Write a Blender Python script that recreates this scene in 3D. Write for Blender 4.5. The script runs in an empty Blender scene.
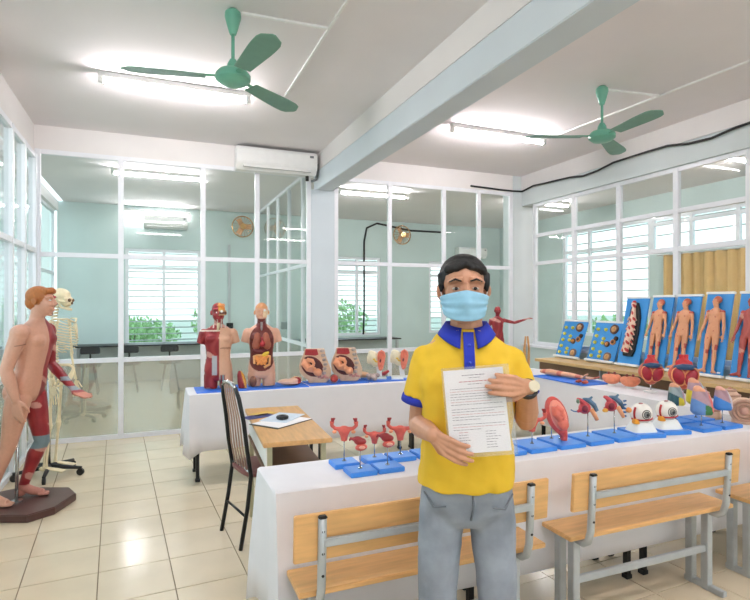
import bpy, bmesh, math, random
from mathutils import Vector, Matrix
random.seed(7)
PI = math.pi
sc = bpy.context.scene
COL = sc.collection

# ------------------------------------------------------------------ camera, world, exposure
F_PX, YAW, HORIZON, EYE = 543.6, 0.3904, 303.3, 1.5
cam_d = bpy.data.cameras.new('camera')
cam = bpy.data.objects.new('camera', cam_d)
COL.objects.link(cam)
cam.location = (0, 0, EYE)
cam.rotation_euler = (PI / 2, 0, -YAW)
cam_d.sensor_width = 36
cam_d.lens = 36 * F_PX / 750
cam_d.shift_y = (HORIZON - 300) / 750
cam_d.clip_start = 0.05
cam_d.clip_end = 300
sc.camera = cam
sc.view_settings.view_transform = 'Standard'
sc.view_settings.look = 'None'
sc.view_settings.gamma = 1
sc.view_settings.use_curve_mapping = False
sc.view_settings.exposure = 0.9
sc.cycles.transparent_max_bounces = 24
sc.cycles.max_bounces = 10
sc.cycles.sample_clamp_indirect = 6
TUBE_STRENGTH = 100

world = bpy.data.worlds.new('world')
sc.world = world
world.use_nodes = True
wn = world.node_tree.nodes
wl = world.node_tree.links
bg = wn['Background']
wtc = wn.new('ShaderNodeTexCoord')
wsp = wn.new('ShaderNodeSeparateXYZ')
wrp = wn.new('ShaderNodeValToRGB')          # bright overcast sky: white-cyan horizon to soft blue zenith
wrp.color_ramp.elements[0].position = 0.0
wrp.color_ramp.elements[0].color = (0.80, 0.95, 0.96, 1)
wrp.color_ramp.elements[1].position = 0.8
wrp.color_ramp.elements[1].color = (0.62, 0.80, 0.96, 1)
wl.new(wtc.outputs['Generated'], wsp.inputs[0])
wl.new(wsp.outputs['Z'], wrp.inputs[0])
wl.new(wrp.outputs[0], bg.inputs['Color'])
bg.inputs['Strength'].default_value = 1.25


# ------------------------------------------------------------------ materials
def lin(c):
    out = []
    for v in c[:3]:
        v = v / 255.0
        out.append(v / 12.92 if v <= 0.04045 else ((v + 0.055) / 1.055) ** 2.4)
    return out + [1.0]


MATS = {}


def mat(name, rgb, rough=0.5, metal=0.0, var=0.06, scale=14.0, bump=0.0, stretch=None, spec=0.5, emit=0.0, trans=0.0):
    if name in MATS:
        return MATS[name]
    m = bpy.data.materials.new(name)
    m.use_nodes = True
    nt = m.node_tree
    b = nt.nodes['Principled BSDF']
    b.inputs['Roughness'].default_value = rough
    b.inputs['Metallic'].default_value = metal
    b.inputs['Specular IOR Level'].default_value = spec
    c = lin(rgb)
    if emit:
        b.inputs['Emission Color'].default_value = c
        b.inputs['Emission Strength'].default_value = emit
    tc = nt.nodes.new('ShaderNodeTexCoord')
    mp = nt.nodes.new('ShaderNodeMapping')
    if stretch:
        mp.inputs['Scale'].default_value = stretch
    nt.links.new(tc.outputs['Object'], mp.inputs['Vector'])
    nz = nt.nodes.new('ShaderNodeTexNoise')
    nz.inputs['Scale'].default_value = scale
    nz.inputs['Detail'].default_value = 4
    nt.links.new(mp.outputs[0], nz.inputs['Vector'])
    rp = nt.nodes.new('ShaderNodeValToRGB')
    rp.color_ramp.elements[0].position = 0.3
    rp.color_ramp.elements[1].position = 0.7
    rp.color_ramp.elements[0].color = [max(0, v * (1 - var)) for v in c[:3]] + [1]
    rp.color_ramp.elements[1].color = [min(1, v * (1 + var)) for v in c[:3]] + [1]
    nt.links.new(nz.outputs[0], rp.inputs[0])
    nt.links.new(rp.outputs[0], b.inputs['Base Color'])
    if bump:
        bp = nt.nodes.new('ShaderNodeBump')
        bp.inputs['Strength'].default_value = bump
        bp.inputs['Distance'].default_value = 0.01
        nt.links.new(nz.outputs[0], bp.inputs['Height'])
        nt.links.new(bp.outputs[0], b.inputs['Normal'])
    MATS[name] = m
    return m


def mat_vc(name, rough=0.4, var=0.08, scale=60.0, bump=0.1):
    """colour regions come from the mesh's colour attribute"""
    if name in MATS:
        return MATS[name]
    m = bpy.data.materials.new(name)
    m.use_nodes = True
    nt = m.node_tree
    b = nt.nodes['Principled BSDF']
    b.inputs['Roughness'].default_value = rough
    at = nt.nodes.new('ShaderNodeAttribute')
    at.attribute_name = 'Col'
    tc = nt.nodes.new('ShaderNodeTexCoord')
    nz = nt.nodes.new('ShaderNodeTexNoise')
    nz.inputs['Scale'].default_value = scale
    nt.links.new(tc.outputs['Object'], nz.inputs['Vector'])
    mr = nt.nodes.new('ShaderNodeMapRange')
    mr.inputs['To Min'].default_value = 1 - var
    mr.inputs['To Max'].default_value = 1 + var
    nt.links.new(nz.outputs[0], mr.inputs['Value'])
    mx = nt.nodes.new('ShaderNodeVectorMath')
    mx.operation = 'SCALE'
    nt.links.new(at.outputs['Color'], mx.inputs[0])
    nt.links.new(mr.outputs[0], mx.inputs['Scale'])
    nt.links.new(mx.outputs[0], b.inputs['Base Color'])
    bp = nt.nodes.new('ShaderNodeBump')
    bp.inputs['Strength'].default_value = bump
    bp.inputs['Distance'].default_value = 0.004
    nt.links.new(nz.outputs[0], bp.inputs['Height'])
    nt.links.new(bp.outputs[0], b.inputs['Normal'])
    MATS[name] = m
    return m


def glass(name, tint, refl, haze=0.0, haze_rgb=(220, 215, 200), rough=0.02):
    m = bpy.data.materials.new(name)
    m.use_nodes = True
    nt = m.node_tree
    nt.nodes.remove(nt.nodes['Principled BSDF'])
    out = nt.nodes['Material Output']
    tr = nt.nodes.new('ShaderNodeBsdfTransparent')
    tr.inputs[0].default_value = lin(tint)
    gl = nt.nodes.new('ShaderNodeBsdfGlossy')
    gl.inputs['Roughness'].default_value = rough
    lw = nt.nodes.new('ShaderNodeLayerWeight')
    lw.inputs['Blend'].default_value = 0.5
    fr = nt.nodes.new('ShaderNodeMath')
    fr.operation = 'POWER'
    fr.inputs[1].default_value = 4.5
    nt.links.new(lw.outputs['Facing'], fr.inputs[0])
    ad = nt.nodes.new('ShaderNodeMath')
    ad.operation = 'ADD'
    ad.use_clamp = True
    ad.inputs[1].default_value = refl
    nt.links.new(fr.outputs[0], ad.inputs[0])
    mx = nt.nodes.new('ShaderNodeMixShader')
    nt.links.new(ad.outputs[0], mx.inputs[0])
    src = tr
    if haze:
        df = nt.nodes.new('ShaderNodeBsdfDiffuse')
        tc = nt.nodes.new('ShaderNodeTexCoord')
        nz = nt.nodes.new('ShaderNodeTexNoise')
        nz.inputs['Scale'].default_value = 1.6
        rp = nt.nodes.new('ShaderNodeValToRGB')
        rp.color_ramp.elements[0].color = lin([v * .86 for v in haze_rgb])
        rp.color_ramp.elements[1].color = lin(haze_rgb)
        nt.links.new(tc.outputs['Object'], nz.inputs['Vector'])
        nt.links.new(nz.outputs[0], rp.inputs[0])
        nt.links.new(rp.outputs[0], df.inputs[0])
        m2 = nt.nodes.new('ShaderNodeMixShader')
        m2.inputs[0].default_value = haze
        nt.links.new(tr.outputs[0], m2.inputs[1])
        nt.links.new(df.outputs[0], m2.inputs[2])
        src = m2
    nt.links.new(src.outputs[0], mx.inputs[1])
    nt.links.new(gl.outputs[0], mx.inputs[2])
    nt.links.new(mx.outputs[0], out.inputs['Surface'])
    MATS[name] = m
    return m


M_CEIL = mat('ceiling_paint', (234, 229, 230), 0.9, var=0.03, scale=1.2, bump=0.05)
M_CREAM = mat('cream_paint', (230, 226, 224), 0.85, var=0.03, scale=2)
M_TEAL = mat('pale_teal_paint', (213, 221, 222), 0.7, var=0.03, scale=2)
M_TEAL2 = mat('teal_wall_paint', (200, 215, 213), 0.75, var=0.05, scale=1.5)
M_BEAM = mat('pale_blue_beam_paint', (208, 217, 223), 0.75, var=0.03, scale=2)
M_FRAME = mat('white_aluminium', (232, 233, 238), 0.35, var=0.02)
M_TILE = mat('cream_floor_tile', (224, 208, 180), 0.16, var=0.05, scale=3, spec=0.5)
M_GROUT = mat('tile_grout', (140, 122, 98), 0.8)
M_WHITE = mat('white_plastic', (238, 238, 236), 0.35, var=0.02)
M_GREYP = mat('grey_plastic', (120, 124, 128), 0.4)
M_BLACK = mat('black_plastic', (24, 24, 26), 0.45)
M_BLACKM = mat('black_steel', (22, 22, 24), 0.35, metal=0.3)
M_STEEL = mat('grey_steel', (186, 190, 192), 0.4, metal=0.35)
M_CHROME = mat('chrome_rod', (190, 190, 190), 0.22, metal=0.9)
M_FAN = mat('sea_green_fan_enamel', (112, 178, 154), 0.35, var=0.04)
M_FANB = mat('grey_green_fan_blade', (112, 156, 138), 0.45, var=0.05)
M_WOOD = mat('orange_laminate_wood', (222, 172, 112), 0.35, var=0.13, scale=5, stretch=(1, 9, 9))
M_WOODY = mat('orange_laminate_wood_cross', (214, 166, 108), 0.35, var=0.13, scale=5, stretch=(9, 1, 9))
M_WOODP = mat('pale_wood', (214, 178, 122), 0.45, var=0.12, scale=5, stretch=(9, 1, 9))
M_WOODD = mat('dark_wood', (112, 84, 60), 0.5, var=0.12, scale=6)
M_CLOTH = mat('white_tablecloth', (230, 226, 229), 0.85, var=0.03, scale=4, bump=0.08)
M_BLUE = mat('blue_plastic_base', (62, 138, 226), 0.4, var=0.04)
M_BOARD = mat('blue_display_board', (56, 146, 218), 0.45, var=0.06, scale=4)
M_BLUESHEET = mat('blue_table_sheet', (38, 116, 226), 0.5, var=0.05)
M_SKIN = mat('model_skin', (218, 164, 134), 0.45, var=0.05, scale=18)
M_PSKIN = mat('person_skin', (196, 142, 112), 0.5, var=0.06, scale=24, bump=0.03)
M_VC = mat_vc('painted_anatomy_plastic')
M_BONE = mat('bone_plastic', (230, 214, 178), 0.5, var=0.08, scale=30, bump=0.1)
M_RED = mat('muscle_red', (168, 38, 44), 0.4, var=0.2, scale=30, stretch=(4, 4, .6), bump=0.15)
M_DKRED = mat('dark_red_cavity', (98, 28, 30), 0.5, var=0.2, scale=30)
M_PINK = mat('salmon_pink_organ', (226, 116, 98), 0.35, var=0.1, scale=30)
M_PINKR = mat('coral_red_organ', (206, 78, 70), 0.35, var=0.14, scale=30)
M_ORANGE = mat('orange_organ', (236, 150, 78), 0.4, var=0.12, scale=40, bump=0.3)
M_YEL = mat('yellow_fat', (236, 196, 66), 0.45, var=0.1, scale=30)
M_BLUEV = mat('blue_vessel', (52, 96, 150), 0.4, var=0.1)
M_TAN = mat('tan_flesh', (226, 178, 140), 0.5, var=0.08, scale=20)
M_BEIGE = mat('beige_phantom', (208, 172, 148), 0.55, var=0.07, scale=14)
M_PAPER = mat('white_paper', (248, 243, 244), 0.7, var=0.02)
M_INK = mat('printed_ink', (120, 104, 118), 0.8)
M_LEAF = mat('tree_leaf', (150, 186, 128), 0.6, var=0.3, scale=3)
M_BARK = mat('tree_bark', (96, 80, 64), 0.9, var=0.2)
M_GROUND = mat('yard_concrete', (176, 182, 168), 0.9, var=0.08, scale=0.4)
M_CURT = mat('tan_curtain', (206, 172, 116), 0.8, var=0.06, scale=6)
M_TUBE = mat('fluorescent_tube_light', (255, 248, 250), 0.4, emit=TUBE_STRENGTH, var=0.0)
G_CLEAR = glass('clear_window_glass', (250, 253, 252), 0.01)
G_LOW = glass('lower_reflection_haze', (238, 242, 236), 0.22, haze=0.26, haze_rgb=(240, 236, 220), rough=0.03)  # beige haze puts the room's reflection into the pane colour
G_FILM = glass('clear_plastic_sleeve', (252, 252, 252), 0.02, haze=0.05, haze_rgb=(245, 240, 235), rough=0.15)


# ------------------------------------------------------------------ mesh helpers
class MB:
    def __init__(self):
        self.v, self.f, self.m = [], [], []

    def add(self, vs, fs, m=0):
        o = len(self.v)
        self.v += [tuple(p) for p in vs]
        for f in fs:
            self.f.append(tuple(i + o for i in f))
            self.m.append(m)
        return self

    def box(self, x0, x1, y0, y1, z0, z1, m=0):
        vs = [(x0, y0, z0), (x1, y0, z0), (x1, y1, z0), (x0, y1, z0), (x0, y0, z1), (x1, y0, z1), (x1, y1, z1), (x0, y1, z1)]
        return self.add(vs, [(3, 2, 1, 0), (4, 5, 6, 7), (0, 1, 5, 4), (1, 2, 6, 5), (2, 3, 7, 6), (3, 0, 4, 7)], m)

    def cbox(self, c, s, rot=None, m=0):
        R = rot or Matrix.Identity(3)
        c = Vector(c)
        vs = []
        for dz in (-.5, .5):
            for dx, dy in ((-.5, -.5), (.5, -.5), (.5, .5), (-.5, .5)):
                vs.append(c + R @ Vector((dx * s[0], dy * s[1], dz * s[2])))
        return self.add(vs, [(3, 2, 1, 0), (4, 5, 6, 7), (0, 1, 5, 4), (1, 2, 6, 5), (2, 3, 7, 6), (3, 0, 4, 7)], m)

    def tube(self, pts, rad, n=10, m=0, flat=1.0, up=None):
        """swept tube with round section (flat squashes the second axis), capped"""
        pts = [Vector(p) for p in pts]
        if not hasattr(rad, '__len__'):
            rad = [rad] * len(pts)
        vs, fs = [], []
        ref = Vector(up) if up else None
        prev = None
        for i, p in enumerate(pts):
            t = (pts[min(i + 1, len(pts) - 1)] - pts[max(i - 1, 0)])
            t = t.normalized() if t.length > 1e-9 else Vector((0, 0, 1))
            if prev is None:
                a = ref if ref else (Vector((0, 0, 1)) if abs(t.z) < .9 else Vector((1, 0, 0)))
            else:
                a = prev
            a = (a - t * a.dot(t))
            a = a.normalized() if a.length > 1e-6 else t.orthogonal().normalized()
            prev = a
            b = t.cross(a)
            for k in range(n):
                an = 2 * PI * k / n
                vs.append(p + (a * math.cos(an) * flat + b * math.sin(an)) * rad[i])
        for i in range(len(pts) - 1):
            for k in range(n):
                k2 = (k + 1) % n
                fs.append((i * n + k, i * n + k2, (i + 1) * n + k2, (i + 1) * n + k))
        fs.append(tuple(range(n - 1, -1, -1)))
        e = (len(pts) - 1) * n
        fs.append(tuple(range(e, e + n)))
        return self.add(vs, fs, m)

    def ell(self, c, r, rot=None, n=14, m=0):
        if not hasattr(r, '__len__'):
            r = (r, r, r)
        R = rot or Matrix.Identity(3)
        c = Vector(c)
        vs, fs = [], []
        h = max(4, n // 2)
        vs.append(c + R @ Vector((0, 0, -r[2])))
        for i in range(1, h):
            a = -PI / 2 + PI * i / h
            for k in range(n):
                b = 2 * PI * k / n
                vs.append(c + R @ Vector((r[0] * math.cos(a) * math.cos(b), r[1] * math.cos(a) * math.sin(b), r[2] * math.sin(a))))
        vs.append(c + R @ Vector((0, 0, r[2])))
        for k in range(n):
            fs.append((0, 1 + (k + 1) % n, 1 + k))
            for i in range(h - 2):
                a, b = 1 + i * n, 1 + (i + 1) * n
                fs.append((a + k, a + (k + 1) % n, b + (k + 1) % n, b + k))
            a = 1 + (h - 2) * n
            fs.append((a + k, a + (k + 1) % n, len(vs) - 1))
        return self.add(vs, fs, m)

    def loft(self, secs, n=20, m=0, p=2.0, cap=True):
        """secs: (cx, cy, z, half width, half depth), superellipse power p"""
        vs, fs = [], []
        for cx, cy, z, a, b in secs:
            for k in range(n):
                t = 2 * PI * k / n
                ct, st = math.cos(t), math.sin(t)
                vs.append((cx + a * math.copysign(abs(ct) ** (2 / p), ct), cy + b * math.copysign(abs(st) ** (2 / p), st), z))
        for i in range(len(secs) - 1):
            for k in range(n):
                k2 = (k + 1) % n
                fs.append((i * n + k, i * n + k2, (i + 1) * n + k2, (i + 1) * n + k))
        if cap:
            fs.append(tuple(range(n - 1, -1, -1)))
            e = (len(secs) - 1) * n
            fs.append(tuple(range(e, e + n)))
        return self.add(vs, fs, m)

    def prism(self, poly, d0, d1, axis='y', m=0):
        """polygon in the plane across axis, extruded from d0 to d1"""
        n = len(poly)
        def P(a, b, d):
            return (a, d, b) if axis == 'y' else ((a, b, d) if axis == 'z' else (d, a, b))
        vs = [P(a, b, d0) for a, b in poly] + [P(a, b, d1) for a, b in poly]
        fs = [tuple(range(n)), tuple(range(2 * n - 1, n - 1, -1))]
        for k in range(n):
            k2 = (k + 1) % n
            fs.append((k2, k, n + k, n + k2))
        return self.add(vs, fs, m)

    def torus(self, c, R, r, ax=(0, 0, 1), n=24, k=8, a0=0, a1=2 * PI, m=0):
        q = Vector((0, 0, 1)).rotation_difference(Vector(ax))
        c = Vector(c)
        full = abs(a1 - a0 - 2 * PI) < 1e-6
        pts = [c + q @ Vector((R * math.cos(a0 + (a1 - a0) * i / n), R * math.sin(a0 + (a1 - a0) * i / n), 0)) for i in range(n + 1)]
        return self.tube(pts, r, k, m)

    def mesh(self, name, fix=True):
        me = bpy.data.meshes.new(name)
        me.from_pydata(self.v, [], self.f)
        for i, p in enumerate(me.polygons):
            p.material_index = self.m[i]
        if fix:
            bm = bmesh.new()
            bm.from_mesh(me)
            bmesh.ops.recalc_face_normals(bm, faces=bm.faces)
            bm.to_mesh(me)
            bm.free()
        me.update()
        return me

    def build(self, name, mats, parent=None, smooth=False, bevel=0.0):
        me = self.mesh(name)
        if bevel:
            bm = bmesh.new()
            bm.from_mesh(me)
            es = [e for e in bm.edges if len(e.link_faces) == 2 and e.calc_face_angle(0) > 0.6]
            bmesh.ops.bevel(bm, geom=es, offset=bevel, segments=2, affect='EDGES', clamp_overlap=True)
            bm.to_mesh(me)
            bm.free()
        return link_mesh(name, me, mats, parent, smooth)


def link_mesh(name, me, mats, parent=None, smooth=False):
    for mm in (mats if isinstance(mats, (list, tuple)) else [mats]):
        me.materials.append(mm)
    if smooth:
        me.polygons.foreach_set('use_smooth', [True] * len(me.polygons))
        if smooth == 'auto':
            me.set_sharp_from_angle(angle=math.radians(40))
    o = bpy.data.objects.new(name, me)
    COL.objects.link(o)
    if parent is not None:
        o.parent = parent
    return o


def blob(name, mb, voxel, mats, parent=None, smooth=3, col=None):
    """fuse the closed pieces in mb into one continuous surface"""
    me = mb.mesh('tmp')
    t = bpy.data.objects.new('tmp', me)
    COL.objects.link(t)
    r = t.modifiers.new('r', 'REMESH')
    r.mode = 'VOXEL'
    r.voxel_size = voxel
    if smooth:
        s = t.modifiers.new('s', 'SMOOTH')
        s.factor = 0.5
        s.iterations = smooth
    dg = bpy.context.evaluated_depsgraph_get()
    m2 = bpy.data.meshes.new_from_object(t.evaluated_get(dg))
    m2.name = name
    bpy.data.objects.remove(t)
    bpy.data.meshes.remove(me)
    m2.materials.clear()
    if col:
        paint(m2, col)
    return link_mesh(name, m2, mats, parent, True)


def paint(me, col):
    ca = me.color_attributes.new('Col', 'FLOAT_COLOR', 'POINT')
    flat = []
    for v in me.vertices:
        flat += lin(col(v.co))
    ca.data.foreach_set('color', flat)


def empty(name, loc=(0, 0, 0), rz=0.0, scale=1.0):
    o = bpy.data.objects.new(name, None)
    COL.objects.link(o)
    o.location = loc
    o.rotation_euler = (0, 0, rz)
    o.scale = (scale,) * 3
    o.empty_display_size = 0.1
    return o


def tag(o, label, cat, group=None, kind=None):
    o['label'] = label
    o['category'] = cat
    if group:
        o['group'] = group
    if kind:
        o['kind'] = kind
    return o


def struct(o, label=None, cat=None):
    o['kind'] = 'structure'
    if label:
        o['label'] = label
        o['category'] = cat
    return o


def copy_tree(o, parent=None):
    kids = [c for c in bpy.data.objects if c.parent == o]
    c = o.copy()
    COL.objects.link(c)
    c.parent = parent
    for k in kids:
        copy_tree(k, c)
    return c


def rotm(x=0, y=0, z=0):
    return Matrix.Rotation(z, 3, 'Z') @ Matrix.Rotation(y, 3, 'Y') @ Matrix.Rotation(x, 3, 'X')


def lerp(a, b, t):
    return a + (b - a) * t


def mixc(a, b, t):
    return [lerp(a[i], b[i], t) for i in range(3)]


# ------------------------------------------------------------------ room shell
XL, XR, YB, ZC = -1.138, 5.149, 6.662, 3.38
YR = -3.2          # wall behind the camera
YF = 11.45         # far wall of the back rooms
XE = 8.1           # far wall of the side room
TS = 0.372

fl = struct(MB().box(-1.3, 8.3, YR - .1, YF + .1, -.12, -.006).build('floor', M_GROUT), 'cream tiled floor with thin dark joints', 'floor')
tile_me = None
tb = MB()
h = TS / 2 - .003
tb.prism([(-h, -h), (h, -h), (h, h), (-h, h)], -.012, 0, 'z')
tile_me = tb.mesh('tile')
tile_me.materials.append(M_TILE)
rest = MB()
TR = math.radians(3.2)                       # the tiling is laid slightly askew to the walls
for i in range(-5, 26):
    for j in range(-24, 24):
        gx, gy = (i + .5) * TS, (j + .5) * TS
        cx, cy = .057 + gx * math.cos(TR) - gy * math.sin(TR), 4.15 + gx * math.sin(TR) + gy * math.cos(TR)
        if cx > 8.1 or cy > YF - .1 or cx < -1.35 or cy < YR + .1:
            continue
        if -1.25 < cx < 4.0 and 1.3 < cy < 6.75:
            o = bpy.data.objects.new('tile', tile_me)
            COL.objects.link(o)
            o.parent = fl
            o.location = (cx, cy, 0.0004 * random.random())
            o.rotation_euler = (0, 0, TR)
        else:
            R_ = Matrix.Rotation(TR, 3, 'Z')
            q = [R_ @ Vector((sx * h, sy * h, 0)) + Vector((cx, cy, 0)) for sx, sy in ((-1, -1), (1, -1), (1, 1), (-1, 1))]
            rest.prism([(p.x, p.y) for p in q], -.012, 0, 'z')
ro = rest.build('tile_field', M_TILE, fl)
ro['kind'] = 'stuff'

struct(MB().box(-1.5, 8.4, YR - .2, YF + .3, ZC, ZC + .15).build('ceiling', M_CEIL), 'off-white plaster ceiling slab', 'ceiling')
bmo = struct(MB().box(1.937, 2.149, YR, YB + .12, 2.937, 3.17).build('beam', M_BEAM, bevel=.006), 'two-tone ceiling beam, pale blue below cream, running to the glass wall', 'beam')
MB().box(1.937, 2.149, YR, YB + .12, 3.17, ZC).build('upper_band', M_CREAM, bmo)
struct(MB().box(1.86, 2.17, YB - .03, YB + .19, 0, 2.937).build('column', M_BEAM, bevel=.006), 'pale blue column under the ceiling beam', 'column')
struct(MB().box(4.93, 5.32, YB - .03, YB + .22, 0, ZC).build('column', M_TEAL, bevel=.006), 'pale teal corner column beside the wooden desks', 'column')

# beams over the glass walls
struct(MB().box(XL - .15, 4.93, YB - .02, YB + .14, 3.13, ZC).build('trim_1', M_CREAM), 'cream lintel band above the rear glass wall', 'lintel')
bm_ = struct(MB().box(XR - .06, XR + .16, YR, YB, 2.94, ZC).build('trim_2', M_TEAL), 'pale teal lintel band above the side glass wall', 'lintel')
struct(MB().box(XR - .075, XR - .06, YR, YB - .03, 3.165, ZC).build('trim_6', M_CREAM), 'cream band above the black cable', 'trim')
struct(MB().box(XL - .16, XL, YR, YB, 3.06, ZC).build('trim_3', M_CREAM), 'cream lintel band above the window wall by the mannequin', 'lintel')


def glazed_wall(name, axis, fixed, posts, rails, z0, z1, label, pane_mats, th=.05, wide=.055, railw=.05):
    """aluminium grid: posts are centres along the wall; every post, rail and pane is its own part"""
    posts = sorted(posts)
    root = empty(name, (fixed, 0, 0) if axis == 'y' else (0, fixed, 0))
    struct(root, label, 'window wall')

    def bx(nm, a0, a1, zz0, zz1, t0, t1, mt, bev=.003):
        if axis == 'x':
            o = MB().box(a0, a1, t0, t1, zz0, zz1).build(nm, mt, root, bevel=bev)
        else:
            o = MB().box(t0, t1, a0, a1, zz0, zz1).build(nm, mt, root, bevel=bev)
        return o
    for p in posts:
        bx('mullion', p - wide / 2, p + wide / 2, z0, z1, -th / 2, th / 2, M_FRAME)
    zs = [z0 + railw / 2] + list(rails) + [z1 - railw / 2]
    for i in range(len(posts) - 1):
        a, b = posts[i] + wide / 2, posts[i + 1] - wide / 2
        if b - a < .2:
            continue
        for zc in zs:
            bx('rail', a, b, zc - railw / 2, zc + railw / 2, -th * .42, th * .42, M_FRAME, .002)
        for k in range(len(zs) - 1):
            pm = pane_mats[min(k, len(pane_mats) - 1)]
            bx('pane', a + .0005, b - .0005, zs[k] + railw / 2, zs[k + 1] - railw / 2, -.003, .003, pm, 0)
    return root


PB = [G_LOW, G_CLEAR, G_CLEAR]
glazed_wall('window_1', 'x', YB, [-1.108, -.312, .56, 1.19, 1.835], [.873, 2.02], 0, 3.13,
            'white aluminium glass wall behind the torso models', PB)
glazed_wall('window_2', 'x', YB, [2.195, 2.95, 3.777, 4.35, 4.905], [.873, 2.02], 0, 3.13,
            'white aluminium glass wall between the two columns', PB)
glazed_wall('window_3', 'y', XR, [6.40, 5.616, 4.872, 4.108, 3.345, 2.58, 1.8, 1.0], [2.074, 2.476], .9, 2.94,
            'white grid glass wall above the display boards', [G_CLEAR], wide=.062)
struct(MB().box(XR - .05, XR + .12, YR, YB - .05, 0, .87).build('wall_right', M_TEAL2), 'pale teal dado wall behind the display boards', 'wall')
struct(MB().box(XR - .09, XR + .13, .9, YB - .05, .87, .9).build('sill', M_FRAME), 'white sill under the side glass wall', 'sill')
struct(MB().box(XR - .05, XR + .12, YR, .97, .9, 2.94).build('wall_right_rear', M_TEAL), 'pale teal wall beside the viewer', 'wall')
glazed_wall('window_4', 'y', XL, [6.58, 6.05, 5.55, 4.6, 3.65, 2.7, 1.75], [.873, 2.05], 0, 3.06,
            'white aluminium window wall beside the mannequin', [G_LOW, G_CLEAR, G_CLEAR], th=.07)
struct(MB().box(XL - .16, XL, YR, 1.7, 0, 3.06).build('wall_left', M_TEAL), 'pale teal wall behind the viewer', 'wall')
# wall behind the camera
rw = MB()
rw.box(-1.3, 8.3, YR - .15, YR, 0, .8)
rw.box(-1.3, 8.3, YR - .15, YR, 2.9, ZC)
rw.box(-1.3, -1.0, YR - .15, YR, .8, 2.9)
rw.box(5.1, 8.3, YR - .15, YR, .8, 2.9)
struct(rw.build('wall_front', M_TEAL), 'pale teal wall behind the viewer', 'wall')

# ------------------------------------------------------------------ rooms beyond the glass
def far_wall(name, x0, x1, openings, label):
    """wall at YF pierced by window openings (x0,x1,z0,z1)"""
    w = MB()
    xs = x0
    for a, b, z0, z1 in openings:
        w.box(xs, a, YF, YF + .15, 0, ZC)
        w.box(a, b, YF, YF + .15, 0, z0)
        w.box(a, b, YF, YF + .15, z1, ZC)
        xs = b
    w.box(xs, x1, YF, YF + .15, 0, ZC)
    struct(w.build(name, M_TEAL2), label, 'wall')


far_wall('wall_back', -1.6, 8.4, [(-.46, .92, .68, 2.56), (3.72, 4.85, .78, 2.54), (6.1, 7.4, .8, 2.5)],
         'teal far wall of the rooms behind the glass')
struct(MB().box(-1.72, -1.6, YB + .14, YF, 0, .9).build('wall_back_left', M_TEAL), 'low pale wall under the far room side windows', 'wall')
glazed_wall('window_5', 'y', -1.66, [6.85, 7.9, 9.0, 10.1, 11.4], [2.05], .9, 3.2, 'side windows of the far room behind the skeleton', [G_CLEAR])
struct(MB().box(-1.74, -1.58, YB + .14, YF, 3.2, ZC).build('trim_4', M_CREAM), 'cream lintel above the far room side windows', 'lintel')
glazed_wall('window_6', 'y', 2.05, [6.95, 7.75, 8.6, 9.45, 10.3, 11.4], [.9, 2.05], 0, ZC, 'glass partition between the two far rooms', [G_LOW, G_CLEAR, G_CLEAR])
struct(MB().box(XE, XE + .15, 7.0, YF, .0, .85).build('wall_side_low', M_TEAL2), 'teal low wall of the side room', 'wall')
struct(MB().box(XE, XE + .15, YR, 5.6, .0, 2.35).build('wall_side', M_TEAL2), 'teal far wall of the side room', 'wall')
struct(MB().box(XE, XE + .15, 5.6, 7.0, .0, 2.35).build('wall_side_mid', M_TEAL2), 'teal wall pier beside the curtain', 'wall')
struct(MB().box(XE, XE + .15, 9.2, YF, .85, 3.0).build('wall_side_far', M_TEAL2), 'teal wall at the deep end of the side room', 'wall')
struct(MB().box(XE, XE + .15, YR, 2.4, 2.35, 3.0).build('wall_side_near', M_TEAL2), 'teal wall at the near end of the side room', 'wall')
struct(MB().box(XE, XE + .15, YR, YF, 3.0, ZC).build('trim_5', M_TEAL2), 'teal lintel of the side room', 'lintel')


def louvre_window(name, axis, fixed, a0, a1, z0, z1, n, label, mull):
    """white casement with horizontal security bars"""
    root = empty(name, (fixed, 0, 0) if axis == 'y' else (0, fixed, 0))
    struct(root, label, 'window')

    def bx(nm, b0, b1, zz0, zz1, t0, t1, mt):
        if axis == 'x':
            return MB().box(b0, b1, t0, t1, zz0, zz1).build(nm, mt, root)
        return MB().box(t0, t1, b0, b1, zz0, zz1).build(nm, mt, root)
    w = .06
    for p in [a0 + w / 2] + [a0 + (a1 - a0) * k / mull for k in range(1, mull)] + [a1 - w / 2]:
        bx('stile', p - w / 2, p + w / 2, z0, z1, 0, .06, M_FRAME)
    zt = z1 - (z1 - z0) * .2
    for zz in (z0 + w / 2, zt, z1 - w / 2):
        bx('rail', a0, a1, zz - w / 2, zz + w / 2, .005, .055, M_FRAME)
    for k in range(n):
        zz = lerp(z0 + .1, z1 - .08, k / (n - 1))
        bx('bar', a0 + w, a1 - w, zz - .011, zz + .011, .075, .09, MATS['grey_steel'])
    for k in range(mull):
        b0, b1 = a0 + (a1 - a0) * k / mull + w / 2, a0 + (a1 - a0) * (k + 1) / mull - w / 2
        bx('pane', b0, b1, z0 + w, z1 - w, .03, .035, G_CLEAR)


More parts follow.
